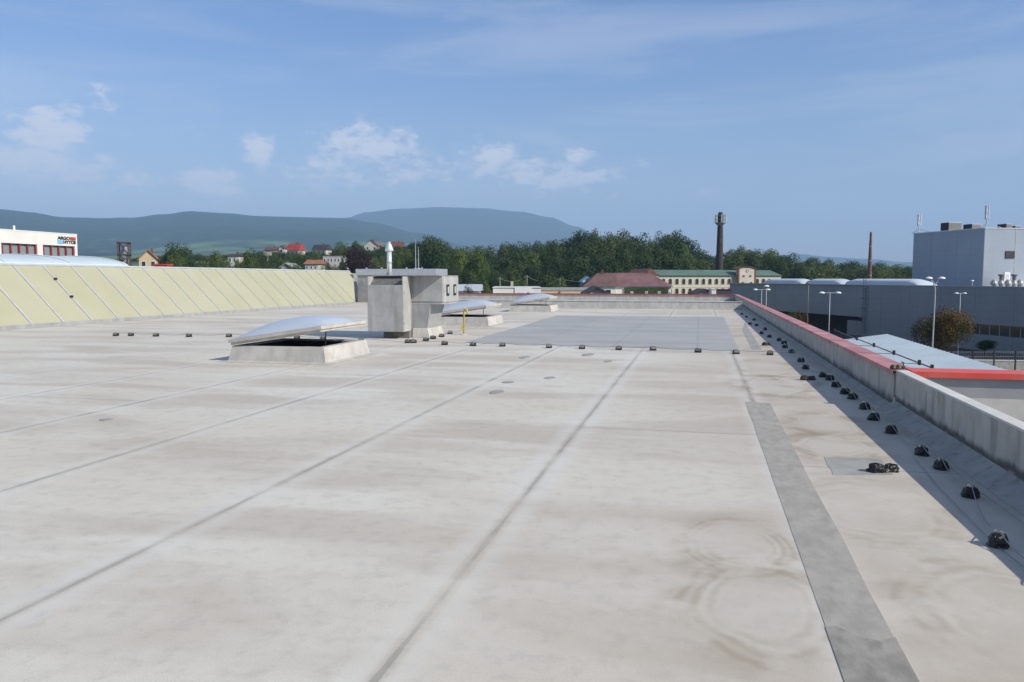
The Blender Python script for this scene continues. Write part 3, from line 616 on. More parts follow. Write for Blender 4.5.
# ------------------------------------------------------------------ opening roof domes
def make_skylight():
    r = empty('dome_skylight', (0, 0, 0))
    w, d, h, t = 2.10, 2.1, .30, .12
    # hollow curb with flared foot
    def rect(e, z): return [(-e, -e, z), (w+e, -e, z), (w+e, d+e, z), (-e, d+e, z)]
    rings = [rect(.16, .004), rect(.0, .022), rect(-.06, h), rect(-.065, h+.012), rect(-.205, h+.012), rect(-.21, h-.01), rect(-.215, h-.2)]
    mb = MB()
    for rg in rings: mb.v += rg
    for i in range(len(rings)-1):
        for k in range(4): mb.f.append((i*4+k, i*4+(k+1) % 4, (i+1)*4+(k+1) % 4, (i+1)*4+k))
    mb.build('curb', M_curb, r)
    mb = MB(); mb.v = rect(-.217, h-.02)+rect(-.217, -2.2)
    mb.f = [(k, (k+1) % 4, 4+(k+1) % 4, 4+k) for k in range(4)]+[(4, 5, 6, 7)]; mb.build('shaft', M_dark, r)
    # lid pivots about the left edge
    lid = bpy.data.objects.new('lid', None); COL.objects.link(lid); lid.parent = r
    lid.location = (.05, 0, h+.02); lid.rotation_euler = (0, -R(8.5), 0)
    W = w-.12; D0, D1 = .03, d-.03
    mb = MB()
    mb.box(0, W, D0, D0+.07, 0, .085); mb.box(0, W, D1-.07, D1, 0, .085); mb.box(0, .07, D0+.071, D1-.071, 0, .085); mb.box(W-.07, W, D0+.071, D1-.071, 0, .085)
    fo = mb.build('lid_frame', M_frame, None, bevel=.008)
    mb = MB(); mb.box(-.03, W+.03, D0-.03, D0-.002, .05, .115); mb.box(-.03, W+.03, D1+.002, D1+.03, .05, .115); mb.box(-.03, -.002, D0, D1, .05, .115); mb.box(W+.002, W+.03, D0, D1, .05, .115)
    ri = mb.build('rim', M_frame, None)
    n = 18; mb = MB()
    for i in range(n+1):
        for j in range(n+1):
            a, b2 = 2*i/n-1, 2*j/n-1
            hgt = .26*((1-abs(a)**2.4)*(1-abs(b2)**2.4))**.75
            mb.v.append((.015+(W-.03)*i/n, D0+.015+(D1-D0-.03)*j/n, .118+hgt))
    for i in range(n):
        for j in range(n): q = i*(n+1)+j; mb.f.append((q, q+n+1, q+n+2, q+1))
    do = mb.build('dome', M_dome, None, smooth=True)
    # bake the lid transform so that parts hang directly on the skylight
    T = Matrix.Translation((.05, 0, h+.02)) @ Matrix.Rotation(-R(8.5), 4, 'Y')
    for o in (fo, ri, do): o.data.transform(T); o.parent = r
    COL.objects.unlink(lid); bpy.data.objects.remove(lid)
    mb = MB(); mb.tube([(w-.45, d*.42, .05), (w-.42, d*.42, h+.27)], .011, 6); mb.build('opening_rod', M_black, r)
    mb = MB(); mb.box(w-.20, w-.14, d*.33, d*.33+.16, h+.31, h+.40); mb.build('catch', M_white, r)
    return r
sk = make_skylight()
for i, (s, lab) in enumerate(zip(SKY, ('nearest tilted-open roof dome, its dark opening visible under the raised lid', 'tilted-open roof dome partly hidden behind the ventilation unit', 'farthest tilted-open roof dome, by the low end wall'))):
    o = sk if i == 0 else copy_tree(sk)
    o.location = (s[0], s[2], 0); tag(o, lab, 'skylight', 'tilting roof domes')

# ------------------------------------------------------------------ cable holders and weights
def make_holder():
    r = empty('cable_holder')
    mb = MB(); mb.prism([(-.08, .005), (.08, .005), (.075, .075), (.05, .10), (.035, .07), (-.035, .07), (-.05, .10), (-.075, .075)], 'y', -.055, .055); mb.build('block', M_black, r)
    mb = MB(); mb.box(-.06, .06, -.062, .062, .045, .105); mb.build('top', simple('holder_grey', (.24, .23, .21), .8, 0, .2, 8), r)
    mb = MB(); mb.box(-.012, .012, -.02, .02, .106, .12); mb.build('clip', M_steel, r)
    return r
hold_px = [(116,336),(131,336),(156,336.5),(189,337),(229,337),(297,339),(323,340),(361,342),(408,343),(413.6,343),(426,341),(433,339),(441.6,337),(450,334),(444.6,345),(473,346),(502.4,346.5),(549,348),(582,349),(618.7,350),(653,350.5),(698,352.5),(736,354),(770,355)]
hp = make_holder(); hpos = []
where = {0: 'far left end of', 8: 'in front of the ventilation unit in', 22: 'at the corner of the blue-grey membrane in', 23: 'right-hand end of'}
for i, p in enumerate(hold_px):
    c = G(*p); o = hp if i == 0 else copy_tree(hp)
    o.location = (c[0], c[1], 0); o.rotation_euler.z = random.uniform(-.25, .25); o.scale = (.88, .88, .88)
    tag(o, 'small dark cable holder block, %s from the left in the line across the roof' % ORD[i], 'cable holder', 'cable holders across the roof'); hpos.append((c[0], c[1]))
def cable(name, pts, label, r=.004, z=.1, sag=.05):
    vs = []
    for (a, b2) in zip(pts, pts[1:]):
        n = 6
        for i in range(n):
            t = i/n; vs.append((a[0]+(b2[0]-a[0])*t, a[1]+(b2[1]-a[1])*t, z-sag*4*t*(1-t)*min(1, math.dist(a, b2))))
    vs.append((*pts[-1], z)); mb = MB(); mb.tube(vs, r, 5)
    return tag(mb.build(name, M_wire), label, 'cable')
line = [hpos[i] for i in (0,1,2,3,4,5,6,7,14,15,16,17,18,19,20,21,22,23)]+[(2.02, 17.5)]
cable('lightning_cable', line, 'thin grey lightning conductor cable running across the roof over its holders', .005)
cable('lightning_cable', [hpos[i] for i in (8, 9, 10, 11, 12, 13)]+[(-6.9, 24.5)], 'short thin cable beside the ventilation unit plinth', .004)

def lump(name, seed, sx, sy, sz, mat, parent, n=10, m=7, jag=.13, off=(0, 0, 0)):
    rr = random.Random(seed); mb = MB()
    for j in range(m+1):
        ph = math.pi/2*j/m
        for i in range(n):
            th = 2*math.pi*i/n; k = 1+rr.uniform(-jag, jag)*(1-j/m*.5)
            mb.v.append((off[0]+sx*math.cos(th)*math.cos(ph)**.42*k, off[1]+sy*math.sin(th)*math.cos(ph)**.42*k, off[2]+.002+sz*math.sin(ph)*(1+rr.uniform(-jag, jag)*.6)))
    for j in range(m):
        for i in range(n): mb.f.append((j*n+i, j*n+(i+1) % n, (j+1)*n+(i+1) % n, (j+1)*n+i))
    mb.f.append(tuple(m*n+i for i in range(n)))
    return mb.build(name, mat, parent)
blk_px = [(998,546),(970.5,497),(941,469),(921.5,455),(891,433),(874,420),(864.5,409),(852.5,399),(845,394),(835.6,387),(830,380),(822.6,377),(805.6,369),(801,362),(791.5,353),(785,348),(784,344),(779,341),(769.5,337.5),(761.6,334),(765,330),(756.7,326),(750,324.5),(754,320.5),(746.6,317.5),(742,314.5)]
protos = []
for s in range(4):
    r = empty('cable_weight'); lump('weight', 20+s, .085, .075, .085, M_bag, r)
    mb = MB(); mb.box(-.012, .012, -.03, .03, .07, .105); mb.build('clip', M_steel, r); protos.append(r)
bpos = []
used = set()
for i, p in enumerate(blk_px):
    c = G(*p); q = i % 4
    o = protos[q] if q not in used else copy_tree(protos[q]); used.add(q)
    o.location = (c[0], c[1], 0); o.rotation_euler.z = random.uniform(0, 6.28); o.scale = (.8, .8, .92) if i < 4 else (.85, .85, .95)
    tag(o, 'lumpy black foil-wrapped cable weight, %s from the camera beside the right parapet' % ORD[i], 'cable weight', 'black cable weights along the right parapet'); bpos.append((c[0], c[1]))
cable('lightning_cable', [(1.93, 3.6), (1.86, 4.6)]+bpos, 'thin grey cable running over the black weights beside the right parapet', .004, .1, .08)
cable('thin_wire', [(2.02, 2.5), (2.12, 5.5), (2.10, 6.6), (2.15, 8), (2.14, 10), (2.13, 13), (2.16, 18)], 'second thin wire lying close along the foot of the right parapet', .0035, .03, 0)
cable('thin_wire', [(1.96, 2.5), (1.80, 5.3), (1.86, 6.7), (1.95, 7.8)], 'thin wire lying on the roof left of the nearest black weights', .003, .012, 0)
# foil bundles
def bundle(px0, px1, py, lab, sz=.07, mat=M_bag):
    a, b2 = G(px0, py), G(px1, py); cx, cy = (a[0]+b2[0])/2, (a[1]+b2[1])/2; w = math.dist(a[:2], b2[:2])
    r = empty('foil_bundle', (cx, cy, 0), YAW); tag(r, lab, 'foil bundle')
    lump('left_lump', int(px0), w*.27, w*.2, sz, mat, r, 12, 6, .25, (-w*.24, 0, 0)); lump('right_lump', int(px0)+5, w*.25, w*.2, sz*.9, mat, r, 12, 6, .25, (w*.25, .02, 0))
    lump('knot', int(px0)+9, w*.2, w*.14, sz*.62, mat, r, 8, 4, .2, (0, 0, 0))
bundle(868, 900, 472, 'crumpled black foil bundle shaped like a bow on the roof, by the square grey patch', .07)
bundle(762, 771, 345.5, 'small far black foil bundle at the edge of the parapet shadow', .08)
bundle(800, 816, 380, 'brown-black foil bundle with a stain around it, at the shadow edge', .07, simple('brown_foil', (.035, .028, .02), .45, 0, .4, 20))

# ------------------------------------------------------------------ trees
def tree_mesh(seed, kind='round', nleaf=4600, ls=.034):
    rr = random.Random(seed); V = []; Fc = []
    lobes = []
    if kind == 'conifer':
        for k in range(nleaf):
            t = rr.random()**.7; rad = (1-t)*.20*(1-.35*abs(math.sin(t*22)))+.01
            a = rr.uniform(0, 6.28); q = rr.random()**.4
            lobes.append((rad*q*math.cos(a), rad*q*math.sin(a), .08+.9*t, ls*.8, Vector((math.cos(a), math.sin(a), .5))))
        pts = lobes
    else:
        n = {'round': 15, 'tall': 15, 'wide': 18}[kind]
        ax, az_, cz = {'round': (.31, .34, .58), 'tall': (.23, .37, .57), 'wide': (.40, .31, .58)}[kind]
        for k in range(n):
            while True:
                x, y, z = (rr.uniform(-1, 1) for _ in range(3))
                l = math.sqrt(x*x+y*y+z*z)
                if .25 < l < 1: break
            f = (.42+.30*rr.random())/max(l, .5)*l
            lobes.append((x/l*ax*f*1.1, y/l*ax*f*1.1, cz+z/l*az_*f*1.05, rr.uniform(.11, .20)))
        lobes += [(0, 0, cz, .2), (0, 0, cz-.12, .18), (0, 0, cz+.12, .17)]
        pts = []
        wts = [l[3]**2 for l in lobes]
        for k in range(nleaf):
            l = rr.choices(lobes, wts)[0]
            d = Vector((rr.gauss(0, 1), rr.gauss(0, 1), rr.gauss(0, 1)+.2)).normalized(); q = l[3]*(rr.uniform(.7, 1.12))
            pts.append((l[0]+d.x*q, l[1]+d.y*q, l[2]+d.z*q*.9, ls*rr.uniform(.6, 1.25), d))
    for (x, y, z, s, dd_) in pts:
        n1 = (dd_*1.5+Vector((rr.gauss(0, .55), rr.gauss(0, .55), rr.gauss(.35, .5)))).normalized()
        a = n1.orthogonal().normalized(); a.rotate(Quaternion(n1, rr.uniform(0, 6.28))); b2 = n1.cross(a)
        p = Vector((x, y, z)); o = len(V)
        V += [p+a*s*.5, p+b2*s*.38+a*s*.1, p-a*s*.5, p-b2*s*.38]; Fc.append((o, o+1, o+2, o+3))
    mz = max(p.z for p in V); k_ = .985/mz
    V = [Vector((p.x, p.y, p.z*k_)) for p in V]; lobes = [(l[0], l[1], l[2]*k_)+tuple(l[3:]) for l in lobes]
    return V, Fc, lobes
def tree_proto(seed, kind, leaf, nleaf=4600, ls=.034):
    V, Fc, lobes = tree_mesh(seed, kind, nleaf, ls)
    r = empty('tree'); mb = MB(); mb.v = [tuple(v) for v in V]; mb.f = Fc
    me = bpy.data.meshes.new('crown'); me.from_pydata(mb.v, [], mb.f); me.materials.append(leaf)
    o = bpy.data.objects.new('crown', me); COL.objects.link(o); o.parent = r
    rr = random.Random(seed); mb = MB(); mb.tube([(0, 0, -.03), (.004, 0, .2), (-.004, .006, .42), (0, 0, .66)], [.024, .017, .012, .003], 8)
    if kind != 'conifer':
        for l in lobes[:9]:
            z0 = rr.uniform(.22, .5); mb.tube([(0, 0, z0), (l[0]*.5, l[1]*.5, (z0+l[2])/2+.02), (l[0], l[1], l[2])], [.009, .006, .002], 5)
    mb.build('trunk', M_bark, r)
    return r
PROTO = {}
def proto(key, *a):
    if key not in PROTO:
        PROTO[key] = [tree_proto(*a), False]
    return PROTO[key]
SPEC = {'g1': (1, 'round', L_green), 'g2': (2, 'tall', L_green), 'g3': (3, 'wide', L_green), 'd1': (4, 'round', L_dark), 'd2': (5, 'tall', L_dark), 'd3': (6, 'wide', L_dark),
        'l1': (7, 'round', L_lite), 'l2': (8, 'wide', L_lite), 'p1': (9, 'wide', L_purple, 5000, .03), 'o1': (10, 'wide', L_orange, 13000, .022), 'c1': (11, 'conifer', L_dark, 1800, .03), 'l3': (12, 'tall', L_lite)}
def tree(px, ytop, dep, wpx, key, label, cat='tree', group=None, name='tree', gz=None):
    pr = proto(key, *SPEC[key])
    x, y, zt = D(px, ytop, dep); r = math.hypot(x, y); az = math.degrees(math.atan2(x, y))
    z0 = H(r, az) if gz is None else gz
    h = max(2.0, zt-z0)
    if not pr[1]: o = pr[0]; pr[1] = True
    else: o = copy_tree(pr[0])
    o.name = name
    kw = {'round': .35, 'tall': .29, 'wide': .42, 'conifer': .2}[SPEC[key][1]]
    o.location = (x, y, z0); w = wpx*dep/F/2/kw
    o.scale = (w, w, h/.985); o.rotation_euler = (0, 0, random.uniform(0, 6.28))
    tag(o, label, cat, group); return o
SKYL = [(380,249),(398,246),(408,243),(420,238),(432,235),(446,240),(458,245),(475,243),(492,243),(510,241),(530,240),(548,240),(556,234),(570,236),(582,231),(594,228),(610,230),(628,228),(642,232),(652,236),(664,228),(676,230),(688,236),(698,246),(708,252),(722,254),(738,246),(750,244),(760,250),(775,249),(790,254),(800,259),(812,256),(825,258),(838,263),(850,263),(858,260),(866,263),(884,260),(894,264),(905,262),(918,262)]
def sky_y(px): return lerp(px, SKYL)
rw = random.Random(5)
px = 383
while px < 925:
    w = rw.uniform(17, 27); key = rw.choice(['g1','g2','g3','d1','d2','d3','d1','g1'] if px < 700 else ['g1','g2','l1','d1','g3','d2'])
    tree(px, sky_y(px)+rw.uniform(-1.5, 1.5), (300 if px < 700 else 330), w*1.25, key, 'tall green tree in the back row of the wood behind the mill and houses', group='back row of the wood', name='broadleaf_tree'); px += w*.62
px = 380
while px < 930:
    w = rw.uniform(18, 26); key = rw.choice(['g1','g2','d1','d3','d2','g3','l1'] if px > 480 else ['g1','l1','l2','g2','g3'])
    yt = sky_y(px)+rw.uniform(5, 13)*(1 if px < 700 else .5); tree(px, yt, (272 if px < 700 else 300), w*1.3, key, 'green tree in the middle row of the wood behind the mill and houses', group='middle row of the wood', name='broadleaf_tree'); px += w*.62
px = 378
while px < 925:
    w = rw.uniform(16, 24); key = rw.choice(['g1','d2','d1','g3','d3','g2'])
    yt = (sky_y(px)+rw.uniform(17, 27)) if px < 700 else sky_y(px)+rw.uniform(4, 9)
    if not (712 < px < 728): tree(px, yt, (245 if px < 700 else 275), w*1.35, key, 'lower green tree at the front edge of the wood', group='front edge of the wood', name='broadleaf_tree')
    px += w*.65
uw = [(455,262,20,'d1'),(470,268,22,'g1'),(497,270,22,'d3'),(515,275,20,'g3'),(578,272,22,'d1'),(480,281,16,'d1'),(600,270,30,'d3'),(625,268,24,'d1')]
for p in uw: tree(p[0], p[1], 200, p[2], p[3], 'dark bush in the undergrowth behind the white hall roof', 'bush', 'undergrowth bushes behind the white hall', 'bush')
tree(547, 271, 170, 30, 'g3', 'broad rounded grey-green bush behind the long white hall', 'bush', name='bush')
tree(563, 275, 165, 18, 'l2', 'smaller paler bush right of the broad rounded one', 'bush', name='bush')
tree(525, 279, 160, 13, 'l1', 'yellowish small shrub above the white hall roof', 'shrub', name='shrub')
tree(487, 279.5, 150, 16, 'l2', 'yellowish shrub left of the white hall', 'shrub', name='shrub')
tree(469, 284, 90, 12, 'd2', 'dark pointed shrub standing left of the white hall', 'shrub', name='shrub', gz=GZ)
tree(485, 286, 92, 10, 'd1', 'dark small shrub touching the left end of the white hall', 'shrub', name='shrub', gz=GZ)
tree(559, 289.5, 120, 5, 'd2', 'tiny dark conifer in front of the long grey shed', 'shrub', name='shrub', gz=GZ)
tree(358, 243, 205, 40, 'p1', 'round dark purple copper beech left of the flue pipe', name='copper_beech')
tree(341, 240.5, 340, 14, 'g2', 'slim olive tree just left of the purple beech top', name='broadleaf_tree')
tree(432, 235, 225, 34, 'd1', 'large dark tree standing right of the two thin rods', name='broadleaf_tree')
tree(458, 246, 215, 30, 'l1', 'bright green leafy tree right of the ventilation unit', name='broadleaf_tree')
tree(478, 250, 212, 26, 'l1', 'bright green leafy tree at the dark wood edge, second from the ventilation unit', name='broadleaf_tree')
tree(410, 252, 230, 24, 'g1', 'mid green tree directly right of the white flue pipe', name='broadleaf_tree')
tree(169, 240.5, 170, 26, 'd1', 'darkest left tree hiding the ochre gable house', name='broadleaf_tree')
tree(185, 243.5, 175, 28, 'd3', 'dark tree second from the left above the rooflight', name='broadleaf_tree')
tree(176, 252, 160, 30, 'g3', 'low broad tree between the ochre gable and the rooflight ridge', name='broadleaf_tree')
tree(218, 249.5, 175, 30, 'g3', 'broad green tree left of the small white house', name='broadleaf_tree')
tree(203, 256, 185, 20, 'g1', 'low bushy tree left of the broad one by the small white house', name='broadleaf_tree')
tree(248, 246.5, 180, 22, 'g1', 'green tree right of the small white house', name='broadleaf_tree')
tree(262, 250, 190, 18, 'd3', 'dark tree beneath the grey roofed houses', name='broadleaf_tree')
tree(128, 261, 120, 20, 'l2', 'low green bush at the foot of the steel frame tower', 'bush', name='bush')
M_vill = simple('village_wall', (.50, .48, .45), .85, 0, .06, .4)
vt = [(280,249.5,10,'d1',345),(292,251.8,14,'g1',365),(321,250.8,12,'g3',365),(272,250.5,11,'d3',350),(285,252,9,'g2',360),(313,251,8,'d1',362),(228,257.5,9,'g1',200),(238,257,8,'d3',200),(327,260,8,'g1',280),(342,259.5,10,'d3',280),(369,249,9,'g1',400),(392,249.5,10,'d1',400),(273,255,22,'d1',200),(283,256,20,'g1',210),(297,254,24,'d3',230),(310,252,20,'d1',240),(316,250,12,'g1',290),(240,257,16,'g3',170),(228,262,12,'g1',160),(255,258,18,'g3',165),(270,262,18,'d3',160),(290,262,14,'g3',170),(296,261,16,'g1',175),(322,263,18,'l2',180),(334,264,20,'l1',175),
      (300,250,10,'g2',330),(270,250,12,'d1',330),(384,252,14,'g1',240),(398,255,14,'g3',235),(375,256,12,'l1',250),(380,247,12,'d2',330),(356,240,10,'d1',400),(405,246,12,'d1',330),(413,242,12,'d2',350)]
for i, p in enumerate(vt): tree(p[0], p[1], p[4], p[2], p[3], 'garden tree between the village houses above the yellow rooflight', group='garden trees of the village', name='garden_tree')
for (a, b_, dep_, yt_, w_, skip) in ((262, 332, 345, 252.0, 9, ()), (240, 304, 250, 256.5, 12, ()), (190, 300, 195, 261.5, 12, ()), (376, 384, 215, 258, 12, ()), (362, 410, 380, 248.5, 10, ()), (318, 345, 230, 264.5, 9, ())):
    px = a
    while px < b_:
        tree(px, yt_+rw.uniform(-1.2, 1.6), dep_, w_*1.5, rw.choice(['g1', 'g3', 'd3', 'd1', 'g2']), 'low garden tree or hedge in front of the village house walls', group='low garden trees before the house walls', name='garden_tree'); px += w_*rw.uniform(.6, .9)
# scattered trees along the village skyline
px = 100
while px < 425:
    w = rw.uniform(9, 15); tree(px, lerp(px, [(100,262),(150,256),(235,252),(260,250),(300,252),(345,246),(380,244),(425,244)])+rw.uniform(-1, 2), rw.uniform(390, 440), w*1.3, rw.choice(['g1','d1','g3','d3','g2']), 'distant tree on the village slope below the hills', group='distant trees on the village slope', name='distant_tree'); px += w*.75
tree(941, 304, 80, 57, 'o1', 'round tree with green and rusty orange autumn leaves before the grey hall', name='autumn_tree', gz=GZ-.5)
SPEC['o2'] = (14, 'wide', L_dark)
tree(985, 340, 92, 22, 'd1', 'small dark shrub against the grey hall, right of the autumn tree', 'shrub', name='shrub', gz=GZ)
for i, p in enumerate([(800,309,6),(793,309.5,8),(806,311,7)]): tree(p[0], p[1], 120, p[2]*1.2, 'o1' if i != 1 else 'g1', ['small reddish shrub right beside the dark lamp post','low green shrub left of the dark lamp post','lowest shrub at the foot of the dark lamp post'][i], 'shrub', name='shrub', gz=GZ)

# ------------------------------------------------------------------ houses
def facing(dep_pt): return math.atan2(dep_pt[1], dep_pt[0])-math.pi/2
def house(px0, px1, yb, ye, yr, dep, wall, roof, label, side=False, depth=8, nwin=3, rows=1, rot=0, name='house', chim=True, over=.4, hip=0, arch=False, base=None, hips=None):
    if dep >= 340: depth = min(depth, 5)
    a = D(px0, yb, dep); b2 = D(px1, yb, dep); zc = D((px0+px1)/2, ye, dep)[2]; zr = D((px0+px1)/2, yr, dep)[2]
    w = math.dist(a[:2], b2[:2]); cx, cy = (a[0]+b2[0])/2, (a[1]+b2[1])/2
    zb = a[2]; g0 = H(math.hypot(cx, cy), math.degrees(math.atan2(cx, cy))) if base is None else base
    r = empty(name, (cx, cy, min(g0, zb)), YAW+rot); tag(r, label, 'house' if 'house' in name else 'building')
    e = zc-min(g0, zb); rg = zr-min(g0, zb)
    mb = MB()
    if side:      # gable end towards the viewer
        mb.prism([(-w/2, 0), (w/2, 0), (w/2, e), (0, rg-.05), (-w/2, e)], 'y', 0, depth); mb.build('wall', wall, r)
        mb = MB(); t = .22
        for s in (-1, 1):
            k = (rg-e)/(w/2); mb.prism([(0, rg), (s*(w/2+over), e-k*over), (s*(w/2+over), e-k*over+t), (0, rg+t)], 'y', -over, depth+over)
        ro = mb.build('roof', roof, r)
    else:
        mb.box(-w/2, w/2, 0, depth, 0, e); wl = mb.build('wall', wall, r)
        mb = MB(); o = over
        if rg-e < .4: mb.box(-w/2-.1, w/2+.1, -.1, depth+.1, e+.003, rg+.01)
        else:
            mb.add([(-w/2-o, -o, e), (w/2+o, -o, e), (w/2+o, depth+o, e), (-w/2-o, depth+o, e), (-w/2-o+(hips[0] if hips else hip), depth/2, rg), (w/2+o-(hips[1] if hips else hip), depth/2, rg)],
                   [(0,1,5,4), (1,2,5), (2,3,4,5), (3,0,4), (3,2,1,0)])
            if hip == 0: pass
        ro = mb.build('roof', roof, r)
    if chim:
        mb = MB(); mb.box(w*.15-.25, w*.15+.25, depth/2-.25, depth/2+.25, rg-.6, rg+.6); mb.build('chimney', M_tile_br, ro)
    if nwin:
        hh = (e-(zb-min(g0, zb)))
        for row in range(rows):
            for i in range(nwin):
                x = -w/2+w*(i+.5)/nwin; ww = min(1.1, w/nwin*.5); z1 = e-.5-row*hh/max(1, rows); z0 = z1-min(1.4, hh/rows*.6)
                mb = MB(); mb.box(x-ww/2, x+ww/2, -.06, .02, z0, z1); fr = mb.build('window', M_white, r)
                mb = MB(); mb.box(x-ww/2+.1, x+ww/2-.1, -.08, -.061, z0+.1, z1-.1); mb.build('pane', M_glass, fr)
    return r
house(140, 157, 268, 259, 250.5, 190, M_ochre, M_tile_or, 'ochre gabled house with an orange roof left of the dark trees', side=True, nwin=2, depth=6, rot=.35)
house(154, 167, 270, 265.5, 264, 130, M_red, simple('scarlet', (.55, .05, .03), .5), 'low red shed roof peeping over the rooflight ridge', nwin=0, chim=False, name='shed', depth=2)
house(228, 237, 264, 256, 253.5, 240, M_cream, M_tile_dk, 'small white house between two green trees above the rooflight', nwin=2, depth=7)
house(265, 277, 256, 250, 247, 360, M_greyplaster, M_tile_br, 'brownish house group left of the bright red roof', nwin=3)
house(279, 284, 254, 248, 246, 350, M_vill, M_tile_br, 'tiny white house wall immediately left of the red roofed house', side=True, nwin=1)
house(285, 300, 256, 250.5, 243.5, 380, M_vill, M_tile_red, 'house with a bright red steep roof on the village slope', depth=9, nwin=3, rot=-.4)
house(311, 327, 255, 250, 244.5, 380, M_vill, M_tile_dk, 'white house with a dark grey roof right of the red one', nwin=3, rot=-.35)
house(323, 344, 263, 257, 256, 300, M_vill, M_flash, 'flat-roofed long white building with dark windows left of the purple beech', nwin=6, chim=False, name='building')
house(305, 318, 269, 264, 259.5, 210, M_vill, M_tile_or, 'low house with an orange-brown roof and a white front, just over the rooflight ridge', nwin=3, chim=False)
house(281, 291, 270, 267, 263.5, 190, M_greyplaster, M_flash, 'small grey roofed hut just over the rooflight ridge', nwin=0, side=True, chim=False)
house(364, 378, 251, 246, 240, 420, M_vill, M_tile_br, 'brown gabled house above the purple beech', side=True, nwin=2)
house(389, 403, 252, 247, 241.5, 430, M_greyplaster, M_tile_br, 'wide brown roofed house right of the flue cap', nwin=3)
house(372, 380, 252, 248, 243, 440, M_vill, M_tile_or, 'little house behind the brown gabled one', nwin=1, chim=False)
# pale hall, shed, mauve house, blue sheet roof
wh = house(493, 541, 300, 288, 287.4, 110, M_plasterw, M_cap, 'long white flat hall with a white sign behind the farthest roof dome', nwin=0, chim=False, depth=14, name='building', base=GZ)
mb = MB(); mb.box(-.3, 2.1, -.12, -.02, 6.15, 7.85); sg = mb.build('sign', M_white, wh)
mb = MB()
for x0, x1 in ((0, .22), (.26, .4), (.44, .62), (.66, .82), (.86, 1.0)): mb.box(x0, x1, -.135, -.125, 6.95, 7.07)
mb.build('lettering', simple('sign_blue', (.12, .25, .5), .5), sg); mb = MB(); mb.box(1.35, 1.7, -.135, -.125, 6.92, 7.12); mb.build('emblem', simple('sign_navy', (.02, .05, .2), .5), sg)
mb = MB(); mb.box(-.9, -.5, 3, 3.6, 7.0, 8.65); mb.build('vent', M_concrete, wh)
house(446, 478, 300, 291, 284.5, 105, M_plasterw, M_alu_lt, 'white low-pitched hall roof partly hidden by the ventilation unit', nwin=0, chim=False, depth=10, name='building', base=GZ)
house(541, 592, 300, 290.5, 288, 125, M_ochre, M_flash, 'long low shed with a grey roof and ochre wall left of the mauve-roofed house', nwin=0, chim=False, depth=8, name='building', base=GZ)
house(583, 592, 286, 281, 277.5, 165, M_plasterw, M_blueroof, 'tiny bright blue roof left of the mauve-roofed house', nwin=0, chim=False, side=True, depth=6, name='shed', base=GZ)
ivy = simple('ivy', (.03, .055, .015), .9, 0, .5, 1.5)
h1 = house(613, 671, 300, 286.5, 272.6, 150, M_plasterw, M_tile_pur, 'long house with a weathered mauve tiled hipped roof and ivy-covered wall', depth=10, nwin=0, hips=(1.3, 3.6), base=GZ)
mb = MB(); mb.box(-3.4, 5.0, -.25, -.03, 0, 7.3); mb.build('ivy', ivy, h1)
for x in (-2, .8, 3.2, 5.2):
    mb = MB(); mb.box(x-.25, x+.25, -.30, -.26, 5.4, 6.6); fr = mb.build('window', M_white, h1); mb = MB(); mb.box(x-.17, x+.17, -.32, -.305, 5.5, 6.5); mb.build('pane', M_glass_pale, fr)
for x in (.9, 2.2):
    mb = MB(); mb.hexa([(x, .9, 7.0), (x+.7, .9, 7.0), (x+.7, 1.6, 7.7), (x, 1.6, 7.7)], [(x, .8, 7.1), (x+.7, .8, 7.1), (x+.7, 1.5, 7.8), (x, 1.5, 7.8)]); mb.build('roof_window', M_glass, h1)
h2 = house(585, 616, 300, 286.5, 272.8, 146, M_plasterw, M_tile_pur2, 'brownish-mauve roofed wing with a pale stripe, left of the long mauve roof', depth=10, nwin=2, rows=1, hips=(3.2, 0), base=GZ)
mb = MB(); mb.hexa([(-.5, 1.0, 6.75), (-.1, 1.0, 6.75), (1.0, 3.6, 8.6), (.7, 3.6, 8.6)], [(-.5, .9, 6.95), (-.1, .9, 6.95), (1.0, 3.5, 8.8), (.7, 3.5, 8.8)]); mb.build('light_strip', M_cap, h2)
house(588, 606, 300, 293, 288, 100, M_greyplaster, M_tile_dk, 'small grey house with a dark blue-grey gable in front of the mauve roofs', side=True, nwin=1, chim=False, depth=6, base=GZ)
for i, (px, lab, c) in enumerate(((700, 'lilac rounded gable front among dark parked things before the mill', (.33, .28, .42)), )):
    house(697, 713, 300, 293.5, 290, 130, simple('lilac', c, .8), M_tile_dk, lab, side=True, nwin=1, chim=False, depth=5, base=GZ)
house(711.5, 716, 300, 289.5, 289, 128, M_plasterw, M_cap, 'narrow white box tower before the mill', nwin=0, chim=False, depth=2, name='building', base=GZ)
house(716, 731, 300, 290, 289.3, 140, simple('dark_violet', (.05, .035, .06), .7), M_tile_dk, 'dark violet low container building before the mill', nwin=0, chim=False, depth=5, name='building', base=GZ)

